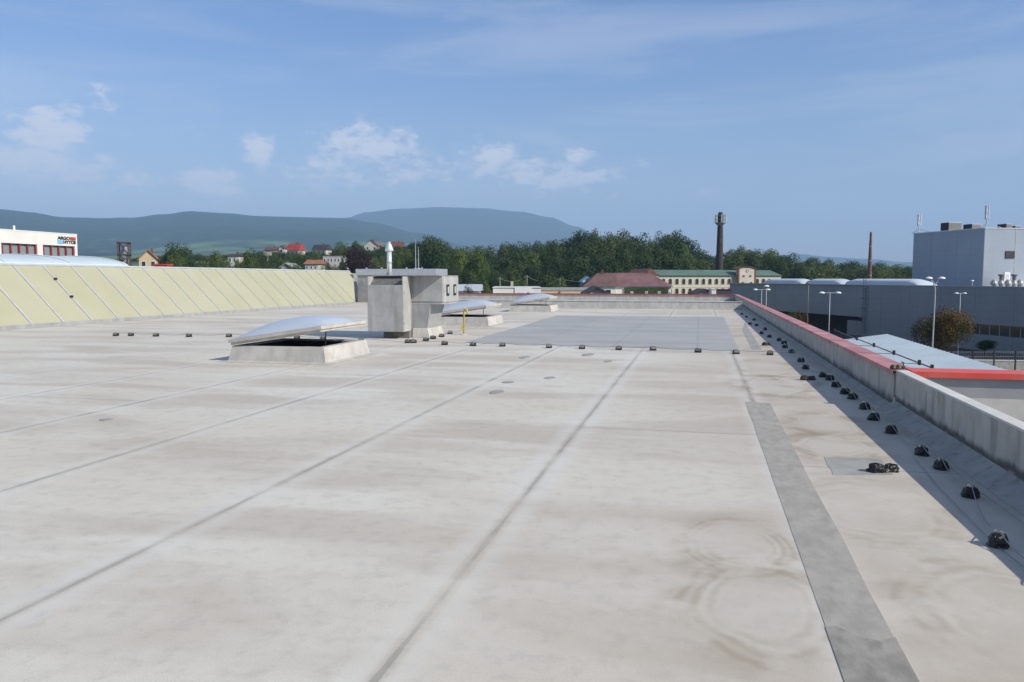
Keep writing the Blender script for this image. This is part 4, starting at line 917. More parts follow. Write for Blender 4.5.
# ------------------------------------------------------------------ mill with green roof
A0 = D(657, 280, 205); B0 = D(781, 280, 216)
ang = math.atan2(B0[1]-A0[1], B0[0]-A0[0]); ml = empty('old_mill', (A0[0], A0[1], GZ), ang); tag(ml, 'long cream old mill with arched windows and a green roof by the tall chimney', 'building')
Lm = math.dist(A0[:2], B0[:2]); e = D(700, 275.6, 209)[2]-GZ; rg = D(700, 270.2, 212)[2]-GZ
mb = MB(); mb.box(0, Lm, 0, 11, 0, e); mb.build('wall', M_cream, ml)
mb = MB(); mb.add([(-.5,-.5,e),(Lm+.5,-.5,e),(Lm+.5,11.5,e),(-.5,11.5,e),(-3.0,5.5,rg+1.0),(Lm-2.0,5.5,rg)], [(0,1,5,4),(1,2,5),(2,3,4,5),(3,0,4),(3,2,1,0)]) if False else mb.prism([(-.5, e), (11.5, e), (5.5, rg+.1)], 'x', -.4, Lm+.2)
mb.build('roof', M_green_roof, ml)
mb = MB(); mb.box(-.05, Lm+.02, -.08, -.002, e-2.55-.6, e-2.35-.6); mb.build('cornice', simple('cornice', (.5, .45, .36), .8), ml)
def arch_win(parent, x, z0, w, h, y=-.02):
    def prof(g):
        pts = [(x-w/2+g, z0+g), (x+w/2-g, z0+g)]
        for i in range(7):
            a = math.pi*i/6; pts.append((x+(w/2-g)*math.cos(a), z0+h-w/2+(w/2-g)*math.sin(a)*.7))
        return pts
    mb = MB(); mb.prism([(p[0], p[1]) for p in prof(0)], 'y', y-.08, y); fr = mb.build('window', simple('mill_trim', (.36, .27, .18), .8) if 'mill_trim' not in MATS else MATS['mill_trim'], parent)
    mb = MB(); mb.prism([(p[0], p[1]) for p in prof(.14)], 'y', y-.10, y-.082); mb.build('pane', M_glass, fr)
ca, sa = math.cos(ang), math.sin(ang)
cols = [663.5, 670.3, 677, 683.7, 690.2, 697, 703.5, 710, 716.5, 722.8, 729.3, 757.3, 763.4, 769.5, 775.2]
for row, zz in enumerate((e-2.3-.05, e-4.9)):
    for c in cols:
        s = onLine(c, A0, (ca, sa)); arch_win(ml, s, zz, 1.05, 1.75)
s0, s1 = onLine(736, A0, (ca, sa)), onLine(752.6, A0, (ca, sa)); zt = D(744, 267, 212)[2]-GZ
mb = MB(); w = s1-s0; mb.prism([(s0, 0), (s1, 0), (s1, zt-.55), ((s0+s1)/2+w*.2, zt-.1), ((s0+s1)/2-w*.2, zt-.1), (s0, zt-.55)], 'y', -1.2, -.01); mb.build('gable_tower', M_cream, ml)
for s in (s0, s1): mb = MB(); mb.box(s-.22, s+.22, -1.32, -.9, 0, zt-.6); mb.build('brick_edge', M_brickred, ml)
mb = MB(); mb.prism([(s0-.3, zt-.55), ((s0+s1)/2-w*.2, zt-.05), ((s0+s1)/2+w*.2, zt-.05), (s1+.3, zt-.55), (s1+.3, zt-.4), ((s0+s1)/2+w*.2, zt+.12), ((s0+s1)/2-w*.2, zt+.12), (s0-.3, zt-.4)], 'y', -1.5, 2); mb.build('gable_cap', M_tile_br, ml)
mb = MB(); mb.tube([((s0+s1)/2, -1.215, zt-1.05), ((s0+s1)/2, -1.28, zt-1.05)], .42, 16); ck = mb.build('clock', M_brickred, ml); mb = MB(); mb.tube([((s0+s1)/2, -1.283, zt-1.05), ((s0+s1)/2, -1.30, zt-1.05)], .28, 16); mb.build('clock_face', M_cream, ck)
for q in (.3, .7): arch_win(ml, s0+w*q, zt-2.7, .7, .7, -1.22)
for q in (.25, .75): arch_win(ml, s0+w*q, zt-4.9, 1.0, 1.1, -1.22)
sb = onLine(656, A0, (ca, sa)); 
mb = MB(); mb.prism([(-5.5, e+.1), (.3, e+.1), (-2.4, rg+.35)], 'y', -1.0, 9); mb.build('cross_roof', M_tile_br, ml)
mb = MB(); mb.prism([(-5.0, 0), (-.02, 0), (-.02, e+.1), (-2.4, rg+.1), (-5.0, e+.1)], 'y', -.7, 8.8); mb.build('cross_wing', M_cream, ml)

def big_chimney(px, ytop, dep, wt, wb, mat, label, platform):
    x, y, zt = D(px, ytop, dep); z0 = min(GZ, H(math.hypot(x, y), math.degrees(math.atan2(x, y))))
    r = empty('brick_chimney', (x, y, z0)); tag(r, label, 'chimney'); h = zt-z0
    mb = MB(); mb.lathe(0, 0, [(wb, 0), (wb*.97, 4), (wb+(wt-wb)*.5, h*.5), (wt, h-1.8), (wt*1.05, h-1.6), (wt*1.05, h-.6), (wt*.85, h-.6), (wt*.85, h)], 18); mb.build('shaft', mat, r)
    if platform:
        zz = h-3.4
        mb = MB(); mb.lathe(0, 0, [(wt*1.08, zz-.8), (wt*2.2, zz), (wt*2.2, zz+.12), (wt*1.08, zz+.12)], 16); mb.build('platform', M_flash, r)
        for k in range(8):
            a = k*math.pi/4+.2; R_ = wt*2.3
            mb = MB(); mb.tube([(R_*math.cos(a), R_*math.sin(a), zz+.2), (R_*math.cos(a), R_*math.sin(a), zz+2.6)], .15, 6); mb.build('antenna', M_flash if k % 2 else M_alu_lt, r)
        mb = MB()
        for z in (zz+1.1, zz+2.3):
            mb.tube([(wt*2.15*math.cos(i*math.pi/8), wt*2.15*math.sin(i*math.pi/8), z) for i in range(17)], .05, 4)
        mb.build('railing', M_flash, r)
    else:
        mb = MB()
        for z in (h*.4, h*.6, h*.8): 
            rr_ = wb+(wt-wb)*(z/h); mb.lathe(0, 0, [(rr_+.03, z), (rr_+.03, z+.2)], 16)
        mb.build('iron_band', M_flash, r)
    return r
big_chimney(720.5, 212.3, 255, .80, 1.45, M_sooty, 'tall dark sooty brick chimney with antenna ring behind the mill', True)
big_chimney(871, 232, 270, .38, .95, M_chimbrick, 'thin reddish brick chimney above the trees left of the grey block', False)

# ------------------------------------------------------------------ white office building with red mullions
X0 = -77.0
yE = onX(77.5, 250, X0)[0]; yS = 52.0; zT = onX(77, 234.9, X0)[1]
wb = empty('office_building', (X0, yE, GZ)); tag(wb, 'white office building with red-framed window bands and a lettered sign at the far left', 'building')
def Lz(z): return z-GZ
bands = [(onX(43, 250, X0)[0], onX(75, 250, X0)[0]), (onX(1.5, 250, X0)[0], onX(37.5, 250, X0)[0]), (onX(-40, 250, X0)[0], onX(-6, 250, X0)[0])]
zw1 = onX(60, 245.6, X0)[1]; zw0 = zw1-1.9
mb = MB(); mb.box(-18, 0, yS-yE, 0, 0, Lz(zw0)); mb.box(-18, 0, yS-yE, 0, Lz(zw1), Lz(zT))
edges = [yE]+[v for b_ in bands for v in (b_[1], b_[0])]+[yS]
for i in range(0, len(edges)-1, 2): mb.box(-18, 0, edges[i+1]-yE, edges[i]-yE, Lz(zw0)+.001, Lz(zw1)-.001)
mb.build('wall', M_plasterw, wb)
mb = MB(); mb.box(-18.1, .03, yS-yE, .03, Lz(zT)+.002, Lz(zT)+.10); mb.build('roof_edge', M_white, wb)
for (a, b_) in bands:
    mb = MB(); mb.box(-.6, -.35, a-yE+.002, b_-yE-.002, Lz(zw0)+.002, Lz(zw1)-.002); g_ = mb.build('window_band', M_glass_pale, wb)
    for k in range(5):
        y = a-yE+(b_-a)*(k+.0)/4.3
        mb = MB(); mb.box(-.345, -.02, y+.03, y+.36, Lz(zw0)+.003, Lz(zw1)-.003) if False else mb.box(-.345, -.10, y+.18, y+.33, Lz(zw0)+.003, Lz(zw1)-.003); mb.build('mullion', M_red, g_)
def text(body, size, name, mat, parent, loc, rot, sx=1):
    c = bpy.data.curves.new(name, 'FONT'); c.body = body; c.size = size; c.extrude = .03; c.offset = size*.022
    t = bpy.data.objects.new(name, c); COL.objects.link(t); bpy.context.view_layer.update()
    dg = bpy.context.evaluated_depsgraph_get(); me = bpy.data.meshes.new_from_object(t.evaluated_get(dg)); COL.objects.unlink(t); bpy.data.objects.remove(t)
    xs_ = [v.co.x for v in me.vertices]; w_ = max(xs_)-min(xs_); k = sx/w_
    for v in me.vertices: v.co.x = (v.co.x-min(xs_))*k
    o = bpy.data.objects.new(name, me); COL.objects.link(o); me.materials.clear(); me.materials.append(mat); o.parent = parent; o.location = loc; o.rotation_euler = rot; return o
M_ink = simple('black_letters', (.015, .015, .018), .6)
ya, yb_ = onX(57.3, 240, X0)[0], onX(75.3, 240, X0)[0]; zt_, zm_, zb_ = onX(66, 236.6, X0)[1], onX(66, 240.1, X0)[1], onX(66, 243.9, X0)[1]
W_ = yb_-ya; rot = (math.pi/2, 0, math.pi/2)
hl = (zt_-zm_)
text('ARGO', hl*1.22, 'lettering', M_ink, wb, (.05, ya-yE, Lz(zm_)+.05), rot, W_*.68)
text('HYTOS', hl*1.22, 'lettering', M_ink, wb, (.05, ya-yE+W_*.32, Lz(zb_)+.05), rot, W_*.68)
mb = MB(); mb.box(.01, .07, ya-yE+W_*.71, ya-yE+W_, Lz(zm_)+.03, Lz(zt_)-.02); mb.build('red_block', simple('logo_red', (.5, .06, .03), .5), wb)
mb = MB(); mb.box(.01, .07, ya-yE, ya-yE+W_*.28, Lz(zb_)+.03, Lz(zm_)-.03); mb.build('blue_block', simple('logo_blue', (.18, .5, .8), .5), wb)
mb = MB(); mb.tube([(-3, onX(35.5, 240, X0)[0]-yE, Lz(zT)), (-3, onX(35.5, 240, X0)[0]-yE, Lz(zT)+.8)], .12, 6); mb.build('vent', M_white, wb)
tb = empty('trim_pipe', (0, 0, 0)); COL.objects.unlink(tb); bpy.data.objects.remove(tb)

# steel frame tower
t0 = D(118.5, 260, 150); t1 = D(130.5, 260, 150); st = empty('frame_tower', ((t0[0]+t1[0])/2, (t0[1]+t1[1])/2, H(150, -38)), YAW+.3)
tag(st, 'open brown steel frame tower with platforms behind the yellow rooflight', 'tower'); w = math.dist(t0[:2], t1[:2])*.42; ht = D(124, 242.5, 150)[2]-GZ
M_rust = simple('rusty_steel', (.10, .06, .055), .8, .2, .3, 2)
for sx in (-1, 1):
    for sy in (-1, 1): mb = MB(); mb.box(sx*w-.09, sx*w+.09, sy*w-.09, sy*w+.09, 0, ht); mb.build('leg', M_rust, st)
nlev = 7
for k in range(1, nlev+1):
    z = ht*k/nlev
    mb = MB(); mb.box(-w-.2, w+.2, -w-.2, w+.2, z-.12, z+.08) if k in (3, 5, 6, 7) else mb.box(-w, w, -w-.05, -w+.05, z-.1, z+.1); mb.build('platform', M_rust, st)
mb = MB()
for k in range(nlev):
    za, zb2 = ht*k/nlev, ht*(k+1)/nlev
    for yy in (-w, w): mb.tube([(-w, yy, za), (w, yy, zb2)], .07, 4); mb.tube([(w, yy, za), (-w, yy, zb2)], .07, 4)
mb.build('brace', M_rust, st)
mb = MB(); mb.box(-w*.2, w*.9, -w*.5, w*.5, ht*.55, ht*.8); mb.box(w*.2, w*.8, -w*.9, w*.2, ht*.82, ht*.95); mb.build('tank', M_greyplaster, st)
# T mast among village houses
tm = D(267.5, 252, 200); t_ = empty('sign_mast', (tm[0], tm[1], H(math.hypot(tm[0], tm[1]), -29)), YAW); tag(t_, 'pale T-shaped mast standing among the trees left of the red roof', 'mast')
mh = tm[2]-t_.location.z; mb = MB(); mb.tube([(0, 0, 0), (0, 0, mh)], .3, 8); mb.build('pole', M_concrete, t_); mb = MB(); mb.box(-.9, .9, -.3, .3, mh-.9, mh); mb.build('head', M_concrete, t_)

# ------------------------------------------------------------------ grey warehouse and tall block
U = Vector((.427, -.905)).normalized(); NN = Vector((.905, .427)).normalized()
WA = Vector((6.1, 171.1)); angw = math.atan2(U.y, U.x)
wr = empty('warehouse', (WA.x, WA.y, GZ), angw); tag(wr, 'long dark grey clad warehouse with barrel rooflights beyond the right parapet', 'building')
# local: x along facade towards the camera, +y is away from the facade (local left) -> building body lies on +y side
def sx(px): return onLine(px, WA, U)
top = Lz(.52); S866, S968, SE = sx(866), sx(962), 115
mb = MB(); mb.box(0, S866-.02, 0, .35, Lz(-4.45), top); mb.box(S866, SE, -.35, .35, Lz(-4.15), top)
mb.box(S866, S968-.02, -.349, .35, 0, Lz(-4.151)); mb.box(S968, SE, -.348, .35, 0, Lz(-5.45)); mb.box(-.02, 60, .36, 60, 0, top-.4) if False else mb.box(0, SE, 20, 60, 0, top-.5)
mb.box(0, .35, .36, 19.98, 0, top); mb.box(.36, SE, .36, 20, top-.55, top-.45)
mb.build('wall', M_whgrey, wr)
mb = MB(); mb.box(.36, S866, 5, 5.2, 0, top-.6); mb.build('recess_wall', M_dark, wr)
mb = MB(); mb.box(sx(846), S866-.03, .5, 4.9, 0, Lz(-5.1)); mb.build('lower_annex', M_whgrey, wr)
mb = MB(); mb.box(S968, SE, .05, .2, Lz(-5.449), Lz(-4.151)); wbn = mb.build('window_band', M_glass, wr)
for k in range(24):
    x = S968+.2+k*1.55
    mb = MB(); mb.box(x, x+.09, .0, .04, Lz(-5.448), Lz(-4.152)); mb.build('mullion', M_flash, wbn)
mb = MB(); mb.box(-.1, SE, -.42, .42, top+.002, top+.12); mb.build('roof_edge', M_flash, wr)
# ladder at the corner
mb = MB(); xl = S866+.6
for s in (-.3, .3): mb.tube([(xl+s, -.6, .6), (xl+s, -.6, top+1.0)], .05, 5)
z = .8
while z < top+.9: mb.tube([(xl-.3, -.6, z), (xl+.3, -.6, z)], .03, 4); z += .4
for zz in (3, 4.5, 6, 7.5): mb.tube([(xl-.3, -.6, zz), (xl-.45, -1.1, zz), (xl, -1.4, zz), (xl+.45, -1.1, zz), (xl+.3, -.6, zz)], .04, 4)
mb.build('ladder', M_grime, wr)
M_arch = simple('barrel_light', (.52, .58, .66), .65, 0, .04, .3)
for i, (pa, pb) in enumerate(((771, 812), (812, 852), (852, 931))):
    AR = WA+NN*4.8; a, b_ = onLine(pa, AR, U)+(.5 if i else 0), onLine(pb, AR, U)-.3; yb = 3.0; wd = 3.6; hg = 1.1
    mb = MB(); n = 12; ringsx = [(a, .05), (a+.3, .8), (a+1.6, 1), (b_-2.6, 1), (b_-1.1, .72), (b_, .05)]
    for (x, s) in ringsx:
        for k in range(n+1): t = math.pi*k/n; mb.v.append((x, yb+wd/2*(1-math.cos(t)*1), top-.1+hg*s*math.sin(t)**.6))
    for q in range(len(ringsx)-1):
        for k in range(n): mb.f.append((q*(n+1)+k, q*(n+1)+k+1, (q+1)*(n+1)+k+1, (q+1)*(n+1)+k))
    mb.build('barrel_rooflight', M_arch, wr, smooth=True)

C = Vector((45.4, 144.5)); tbk = empty('tall_hall', (C.x, C.y, GZ), angw); tag(tbk, 'tall windowless grey block with rooftop units, its right face in sunlight', 'building')
Lx = (onLine(912, C, U)); zt2 = Lz(9.75)
def CL(px): return onLine(px, C, NN)
mb = MB(); mb.box(Lx, 0, 0, 45, 0, zt2); mb.build('wall', M_blkgrey, tbk)
mb = MB(); mb.box(Lx-.08, .08, -.08, 45.1, zt2+.002, zt2+.18); mb.build('roof_edge', M_alu, tbk)
mb = MB(); mb.box(.005, .03, CL(1013.5), CL(1013.5)+.18, 5, zt2); mb.build('panel_joint', M_flash, tbk)
yv0, yv1 = CL(1004), CL(1013); mb = MB(); mb.box(.004, .12, yv0, yv1, Lz(4.9), Lz(6.1)); mb.build('louvre', M_dark, tbk)
yd0, yd1 = CL(1004), CL(1009.5); mb = MB(); mb.box(.004, .1, yd0, yd1, Lz(.8), Lz(2.6)); dd = mb.build('door', M_white, tbk); mb = MB(); mb.box(.101, .12, yd0+.25, yd1-.25, Lz(1.0), Lz(2.3)); mb.build('door_panel', M_alu, dd)
mb = MB(); mb.box(.002, 12, CL(992), 46, Lz(.0), Lz(.3)); mb.build('lean_to_roof', M_alu_lt, tbk)
for i, (px, rr_) in enumerate(((994, .6), (1001, .5), (1008, .6), (1014, .5), (1020, .6))):
    c = D(px, 284.0, 128); v_ = empty('roof_vent', (c[0], c[1], .45)); tag(v_, '%s from the left of the pale domed vents below the tall grey block' % ORD[i], 'roof vent', 'domed vents by the tall block')
    mb = MB(); mb.lathe(0, 0, [(rr_*.6, -.6), (rr_*.6, .1), (rr_, .12), (rr_, .35), (rr_*.7, .7), (rr_*.3, .95)], 12); mb.build('dome', M_flash, v_)
    if i in (1, 3): mb = MB(); mb.lathe(0, 0, [(.3, .9), (.3, 1.5), (.5, 1.55), (.5, 1.8)], 10); mb.build('fan', M_grime, v_)
def roof_unit(px0, px1, y0_, y1_, dep, label, mat):
    a, b_ = D(px0, y1_, dep), D(px1, y1_, dep); w = math.dist(a[:2], b_[:2]); h = D(px0, y0_, dep)[2]-9.8
    r = empty('rooftop_unit', ((a[0]+b_[0])/2, (a[1]+b_[1])/2, 9.93), angw+math.pi/2); tag(r, label, 'rooftop unit', 'units on the tall block roof')
    w2 = w*.75
    mb = MB(); mb.box(-w2/2, w2/2, -1, 1, .15, h); mb.build('casing', M_alu, r); mb = MB(); mb.box(-w2/2-.05, w2/2-.1, -1.06, -1.005, .25, h-.1) ; mb.build('grille', M_grime, r)
    mb = MB(); mb.box(-w2/2-.06, -w2/2-.005, -.9, .9, .2, h-.05); mb.build('side_grille', M_dark, r)
    mb = MB(); mb.box(-w2/2+.1, w2/2-.1, -.8, .8, 0, .149); mb.build('feet', M_grime, r)
roof_unit(941, 961, 223.5, 231, 141, 'largest rooftop unit, on the shaded side of the tall grey block', M_alu)
roof_unit(965, 979, 225, 230.5, 137, 'smaller rooftop unit left of the right-hand mast', M_alu)
roof_unit(1000, 1009, 224.8, 229, 137, 'low rooftop unit right of the right-hand mast', M_alu)
roof_unit(1009, 1018, 226.8, 229, 138, 'flattest rooftop unit at the right edge of the roof', M_alu)
for px, yt, yb2, dep, lab in ((919.3, 214.5, 235, 148, 'lattice antenna mast at the left corner of the tall grey block'), (987.2, 205.5, 229, 134, 'taller lattice antenna mast at the middle corner of the tall grey block')):
    x, y, zt3 = D(px, yt, dep); r = empty('antenna_mast', (x, y, 9.9)); tag(r, lab, 'antenna mast', 'masts on the tall block'); h = zt3-9.9
    mb = MB(); mb.tube([(0, 0, 0), (0, 0, h)], .09, 6); mb.build('pole', M_steel, r)
    for k in range(3): a = k*2.094; mb = MB(); mb.tube([(.28*math.cos(a), .28*math.sin(a), h*.42), (.28*math.cos(a), .28*math.sin(a), h)], .10, 6); mb.build('antenna', M_alu_lt, r)
    for z in (h*.45, h*.68, h*.95): mb = MB(); mb.lathe(0, 0, [(.32, z), (.32, z+.08)], 8); mb.build('bracket', M_flash, r)
    mb = MB(); mb.tube([(0, 0, h*.25), (2.6, 1.0, h*.08)], .05, 4); mb.tube([(-.1, 0, h*.2), (-1.2, -.3, .1)], .05, 4); mb.build('stay', M_steel, r)

# ------------------------------------------------------------------ street lamps
def head(mb, x, y, z, s): mb.lathe(x, y, [(.05, z+.06), (.05, z+.0), (.32*s, z-.08), (.34*s, z-.12), (.28*s, z-.13)][::-1], 12)
def lamp(px, pyh, dep, half, label, arms=2, dark=False, curved=False, rot=0.0, hs=1.0):
    x, y, z = D(px, pyh, dep); h = z-GZ
    r = empty('street_lamp', (x, y, GZ), YAW+rot); tag(r, label, 'street lamp', 'street lamps beyond the right parapet')
    mat = M_grime if dark else simple('lamp_pole', (.42, .43, .44), .6) if 'lamp_pole' not in MATS else MATS['lamp_pole']
    if curved:
        pts = [(0, 0, 0), (0, 0, h*.5), (.03, 0, h-1.4), (.02, 0, h-.7), (-.12, 0, h-.28), (-half+.1, 0, h-.05)]
        mb = MB(); mb.tube(pts, [.075, .06, .05, .045, .04, .035], 8); mb.build('pole', mat, r, smooth=True)
        mb = MB(); mb.tube([(.0, 0, h-.45), (.2, 0, h-.15), (half-.1, 0, h-.05)], .035, 6); mb.build('arm', mat, r)
    else:
        mb = MB(); mb.tube([(0, 0, 0), (0, 0, h*.6), (0, 0, h)], [.10 if dark else .06, .055, .04 if not dark else .07], 8); mb.build('pole', mat, r, smooth=True)
        if arms == 2: mb = MB(); mb.tube([(-half, 0, h+.02), (half, 0, h+.02)], .035, 6); mb.build('arm', mat, r)
    for s in ((-1, 1) if arms == 2 else (0,)):
        mb = MB()
        # drop-shaped luminaire
        n = 12; prof = [(.0, .12), (.16, .10), (.28, .02), (.33, -.08), (.30, -.14), (.0, -.16)]
        for (rr_, zz) in prof:
            for k in range(n): mb.v.append((s*half+rr_*hs*1.25*math.cos(2*math.pi*k/n), rr_*hs*math.sin(2*math.pi*k/n), h+.05+zz*hs))
        for i in range(len(prof)-1):
            for k in range(n): mb.f.append((i*n+k, i*n+(k+1) % n, (i+1)*n+(k+1) % n, (i+1)*n+k))
        mb.build('lamp_head', M_white if not dark else M_grime, r, smooth=True)
lamp(935.3, 278.5, 55, .45, 'nearest street lamp, curved pole with two white heads in front of the autumn tree', curved=True, hs=.62)
lamp(830, 293, 78, .82, 'street lamp with two wide-set white heads beyond the red coping', hs=.75)
lamp(960.5, 293.5, 88, .46, 'street lamp with two close-set heads against the dark wall right of the autumn tree', hs=.6)
lamp(761.7, 289.8, 95, .78, 'far double-headed street lamp nearest the chimney end of the parapet', hs=.72)
lamp(766.5, 286.3, 92, 0, 'single-headed street lamp right beside the far double-headed one', arms=1, hs=.8)
lamp(808.5, 283.5, 110, 0, 'dark brown lamp post with one head', arms=1, dark=True, hs=.8)
lamp(972.3, 281, 108, 0, 'small single lamp showing above the grey warehouse roof edge', arms=1, hs=.6)

# fence at the right and kerb wall behind
f0 = D(973, 352, 70); fdir = Vector((D(1016, 352, 70)[0]-f0[0], D(1016, 352, 70)[1]-f0[1])).normalized(); fa = math.atan2(fdir.y, fdir.x)
fn = empty('mesh_fence', (f0[0], f0[1], GZ), fa); tag(fn, 'dark mesh fence on posts below the grey hall at the right edge', 'fence'); fhh = f0[2]-GZ
sp_ = 21.5*70/F
for k in range(-2, 9): mb = MB(); mb.box(k*sp_-.05, k*sp_+.05, -.05, .05, 0, fhh+.12); mb.build('post', M_black, fn)
mb = MB()
for z in [fhh*i/6 for i in range(7)]: mb.tube([(-2*sp_, 0, z), (8*sp_, 0, z)], .012, 4)
x = -2*sp_
while x < 8*sp_: mb.box(x-.005, x+.005, -.005, .005, .02, fhh); x += .15
mb.build('mesh_panel', M_flash, fn)
kw = empty('kerb_wall', (f0[0]+1, f0[1]+8, GZ), fa-.12); tag(kw, 'low pale concrete wall behind the mesh fence', 'wall'); mb = MB(); mb.box(-6, 18, -.15, .15, 0, 1.0); mb.build('wall', M_concrete, kw)
mb = MB(); mb.box(-6, 18, -.2, .2, 1.002, 1.08); mb.build('cap', M_cap, kw)

# utility poles in front of the wood
ups = []
for i, (px, yt) in enumerate(((500, 277), (527, 275), (560, 277.5))):
    x, y, z = D(px, yt, 190); r = empty('utility_pole', (x, y, GZ), YAW); tag(r, '%s from the left of the thin poles carrying wires before the wood' % ORD[i], 'utility pole', 'utility poles before the wood')
    mb = MB(); mb.tube([(0, 0, 0), (0, 0, z-GZ)], .14, 6, r2=.09); mb.build('pole', M_concrete, r); mb = MB(); mb.box(-.8, .8, -.05, .05, z-GZ-.5, z-GZ-.35); mb.build('crossarm', M_grime, r); ups.append((x, y, z-.4))
mb = MB()
for a, b_ in zip(ups, ups[1:]+[D(640, 279, 190)]): mb.tube([tuple(a[q]+(b_[q]-a[q])*t/6-(.9*4*(t/6)*(1-t/6) if q == 2 else 0) for q in range(3)) for t in range(7)], .03, 4)
tag(mb.build('power_line', M_flash), 'thin power lines strung before the dark wood', 'power line')

# ------------------------------------------------------------------ sky, sun, haze
SUN_AZ, SUN_EL = R(107), R(34.5)
w = bpy.data.worlds.new('World'); scene.world = w; w.use_nodes = True; nt = w.node_tree
bg = nt.nodes['Background']
sk_ = nt.nodes.new('ShaderNodeTexSky'); sk_.sky_type = 'NISHITA'; sk_.sun_disc = False; sk_.sun_elevation = SUN_EL; sk_.sun_rotation = SUN_AZ
sk_.air_density = 1.0; sk_.dust_density = .7; sk_.ozone_density = 2.0; sk_.altitude = 300
tc = nt.nodes.new('ShaderNodeTexCoord'); sep = nt.nodes.new('ShaderNodeSeparateXYZ'); nt.links.new(tc.outputs['Generated'], sep.inputs[0])
az = math_n(nt, 'ARCTAN2', sep.outputs[0], sep.outputs[1]); el = math_n(nt, 'ARCSINE', sep.outputs[2])
mp = nt.nodes.new('ShaderNodeMapping'); mp.inputs['Scale'].default_value = (1, 1, 1.9); nt.links.new(tc.outputs['Generated'], mp.inputs[0])
nA = noise(nt, mp.outputs[0], 34, 7, .62); nB = noise(nt, mp.outputs[0], 15, 5, .6)
cl_list = [(54,130,26,18,.6),(30,163,52,13,.58),(102,102,12,14,.36),(260,150,14,12,.55),(137,181,18,7,.5),(215,184,24,12,.68),(365,148,42,18,.50),(335,170,60,22,.34),(420,172,50,14,.32),(487,162,26,15,.55),(515,172,30,11,.50),(548,176,40,14,.50),(580,155,14,10,.5),(600,172,22,10,.38),(75,195,26,8,.30),(180,205,20,7,.25),(325,190,14,9,.25),(640,160,14,8,.16),(190,130,26,12,.16),(20,150,30,12,.2),(300,185,30,8,.2),(700,190,40,14,.14),(5,115,12,10,.2),(590,190,60,16,.2)]
cov = None
for (px, py, rx, ry, amt) in cl_list:
    d = ray(px, py); A_ = math.atan2(d[0], d[1]); E_ = math.atan2(d[2], math.hypot(d[0], d[1])); k = 784
    dx = math_n(nt, 'MULTIPLY', math_n(nt, 'SUBTRACT', az, A_), k/(rx*1.3)); dy = math_n(nt, 'MULTIPLY', math_n(nt, 'SUBTRACT', el, E_), k/(ry*1.3))
    r2 = math_n(nt, 'ADD', math_n(nt, 'MULTIPLY', dx, dx), math_n(nt, 'MULTIPLY', dy, dy))
    gsn = math_n(nt, 'MULTIPLY', math_n(nt, 'EXPONENT', math_n(nt, 'MULTIPLY', r2, -1.0)), min(.75, amt*1.25))
    cov = gsn if cov is None else math_n(nt, 'MAXIMUM', cov, gsn)
nC = noise(nt, mp.outputs[0], 75, 5, .6)
dens = math_n(nt, 'ADD', math_n(nt, 'MULTIPLY', cov, 1.45), math_n(nt, 'ADD', math_n(nt, 'MULTIPLY', math_n(nt, 'SUBTRACT', nA, .5), 2.3), math_n(nt, 'MULTIPLY', math_n(nt, 'SUBTRACT', nC, .5), .9)))
dens = math_n(nt, 'MULTIPLY', sstep(nt, dens, .22, .95), math_n(nt, 'MINIMUM', math_n(nt, 'MULTIPLY', cov, 3.2), .80))
dens = math_n(nt, 'MAXIMUM', dens, math_n(nt, 'MULTIPLY', cov, .22))
# thin cirrus veils
mp2 = nt.nodes.new('ShaderNodeMapping'); mp2.inputs['Rotation'].default_value = (.25, .3, 0); mp2.inputs['Scale'].default_value = (1.0, 1.2, 6.5); nt.links.new(tc.outputs['Generated'], mp2.inputs[0])
cir = math_n(nt, 'MULTIPLY', sstep(nt, noise(nt, mp2.outputs[0], 3.2, 6, .6, .6), .40, .78), .22)
dens = math_n(nt, 'MAXIMUM', dens, cir)
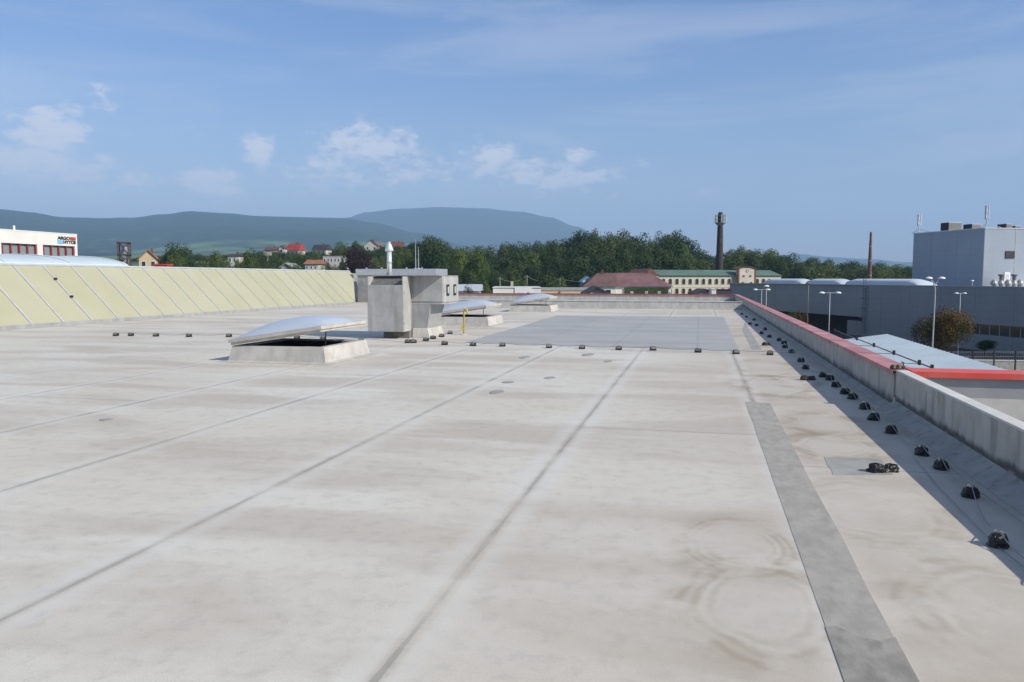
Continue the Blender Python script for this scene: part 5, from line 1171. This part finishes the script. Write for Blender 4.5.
# horizon haze veil is real air: keep the sky itself slightly tinted
gm = nt.nodes.new('ShaderNodeMix'); gm.data_type = 'RGBA'; gm.blend_type = 'MULTIPLY'; gm.inputs[0].default_value = 1; gm.inputs[7].default_value = (.90, 1.05, 1.32, 1)
nt.links.new(sk_.outputs[0], gm.inputs[6])
tr_ = nt.nodes.new('ShaderNodeValToRGB'); nt.links.new(math_n(nt, 'MAXIMUM', sep.outputs[2], 0.0), tr_.inputs[0]); cr = tr_.color_ramp
cr.elements[0].position = 0.0; cr.elements[0].color = (1.5, 1.12, .97, 1); cr.elements[1].position = .30; cr.elements[1].color = (.82, .97, 1.25, 1)
for p_, c_ in ((.10, (1.24, 1.08, 1.08, 1)), (.2, (1.02, 1.04, 1.18, 1)), (.5, (.97, 1.0, 1.06, 1)), (.75, (1, 1, 1, 1))):
    e_ = cr.elements.new(p_); e_.color = c_
nt.links.new(tr_.outputs[0], gm.inputs[7])
cloudc = nt.nodes.new('ShaderNodeMix'); cloudc.data_type = 'RGBA'; nt.links.new(dens, cloudc.inputs[0]); nt.links.new(gm.outputs[2], cloudc.inputs[6]); cloudc.inputs[7].default_value = (8.6, 8.3, 8.4, 1)
nt.links.new(cloudc.outputs[2], bg.inputs[0]); bg.inputs[1].default_value = .10
sd = bpy.data.lights.new('sun', 'SUN'); sd.energy = 5.0; sd.angle = R(.5); sd.color = (1, .935, .83); so = bpy.data.objects.new('sun', sd); COL.objects.link(so)
dirv = Vector((math.sin(SUN_AZ)*math.cos(SUN_EL), math.cos(SUN_AZ)*math.cos(SUN_EL), math.sin(SUN_EL))); so.rotation_mode = 'QUATERNION'; so.rotation_quaternion = dirv.to_track_quat('Z', 'Y')
hz = MB(); hz.box(-15500, 15500, -15500, 15500, -420, 1150)
m = bpy.data.materials.new('haze_air'); m.use_nodes = True; nt = m.node_tree
for n_ in list(nt.nodes):
    if n_.type == 'BSDF_PRINCIPLED': nt.nodes.remove(n_)
pv = nt.nodes.new('ShaderNodeVolumePrincipled'); pv.inputs['Density'].default_value = 1.4e-4; pv.inputs['Color'].default_value = (.45, .67, .99, 1); pv.inputs['Anisotropy'].default_value = .0
nt.links.new(pv.outputs[0], nt.nodes['Material Output'].inputs['Volume'])
tag(hz.build('haze', m), kind='stuff')

scene.view_settings.view_transform = 'Standard'; scene.view_settings.look = 'None'; scene.view_settings.gamma = 1; scene.view_settings.exposure = .21
scene.render.resolution_x = 1024; scene.render.resolution_y = 682
scene.render.engine = 'CYCLES'
scene.cycles.volume_bounces = 1; scene.cycles.max_bounces = 6
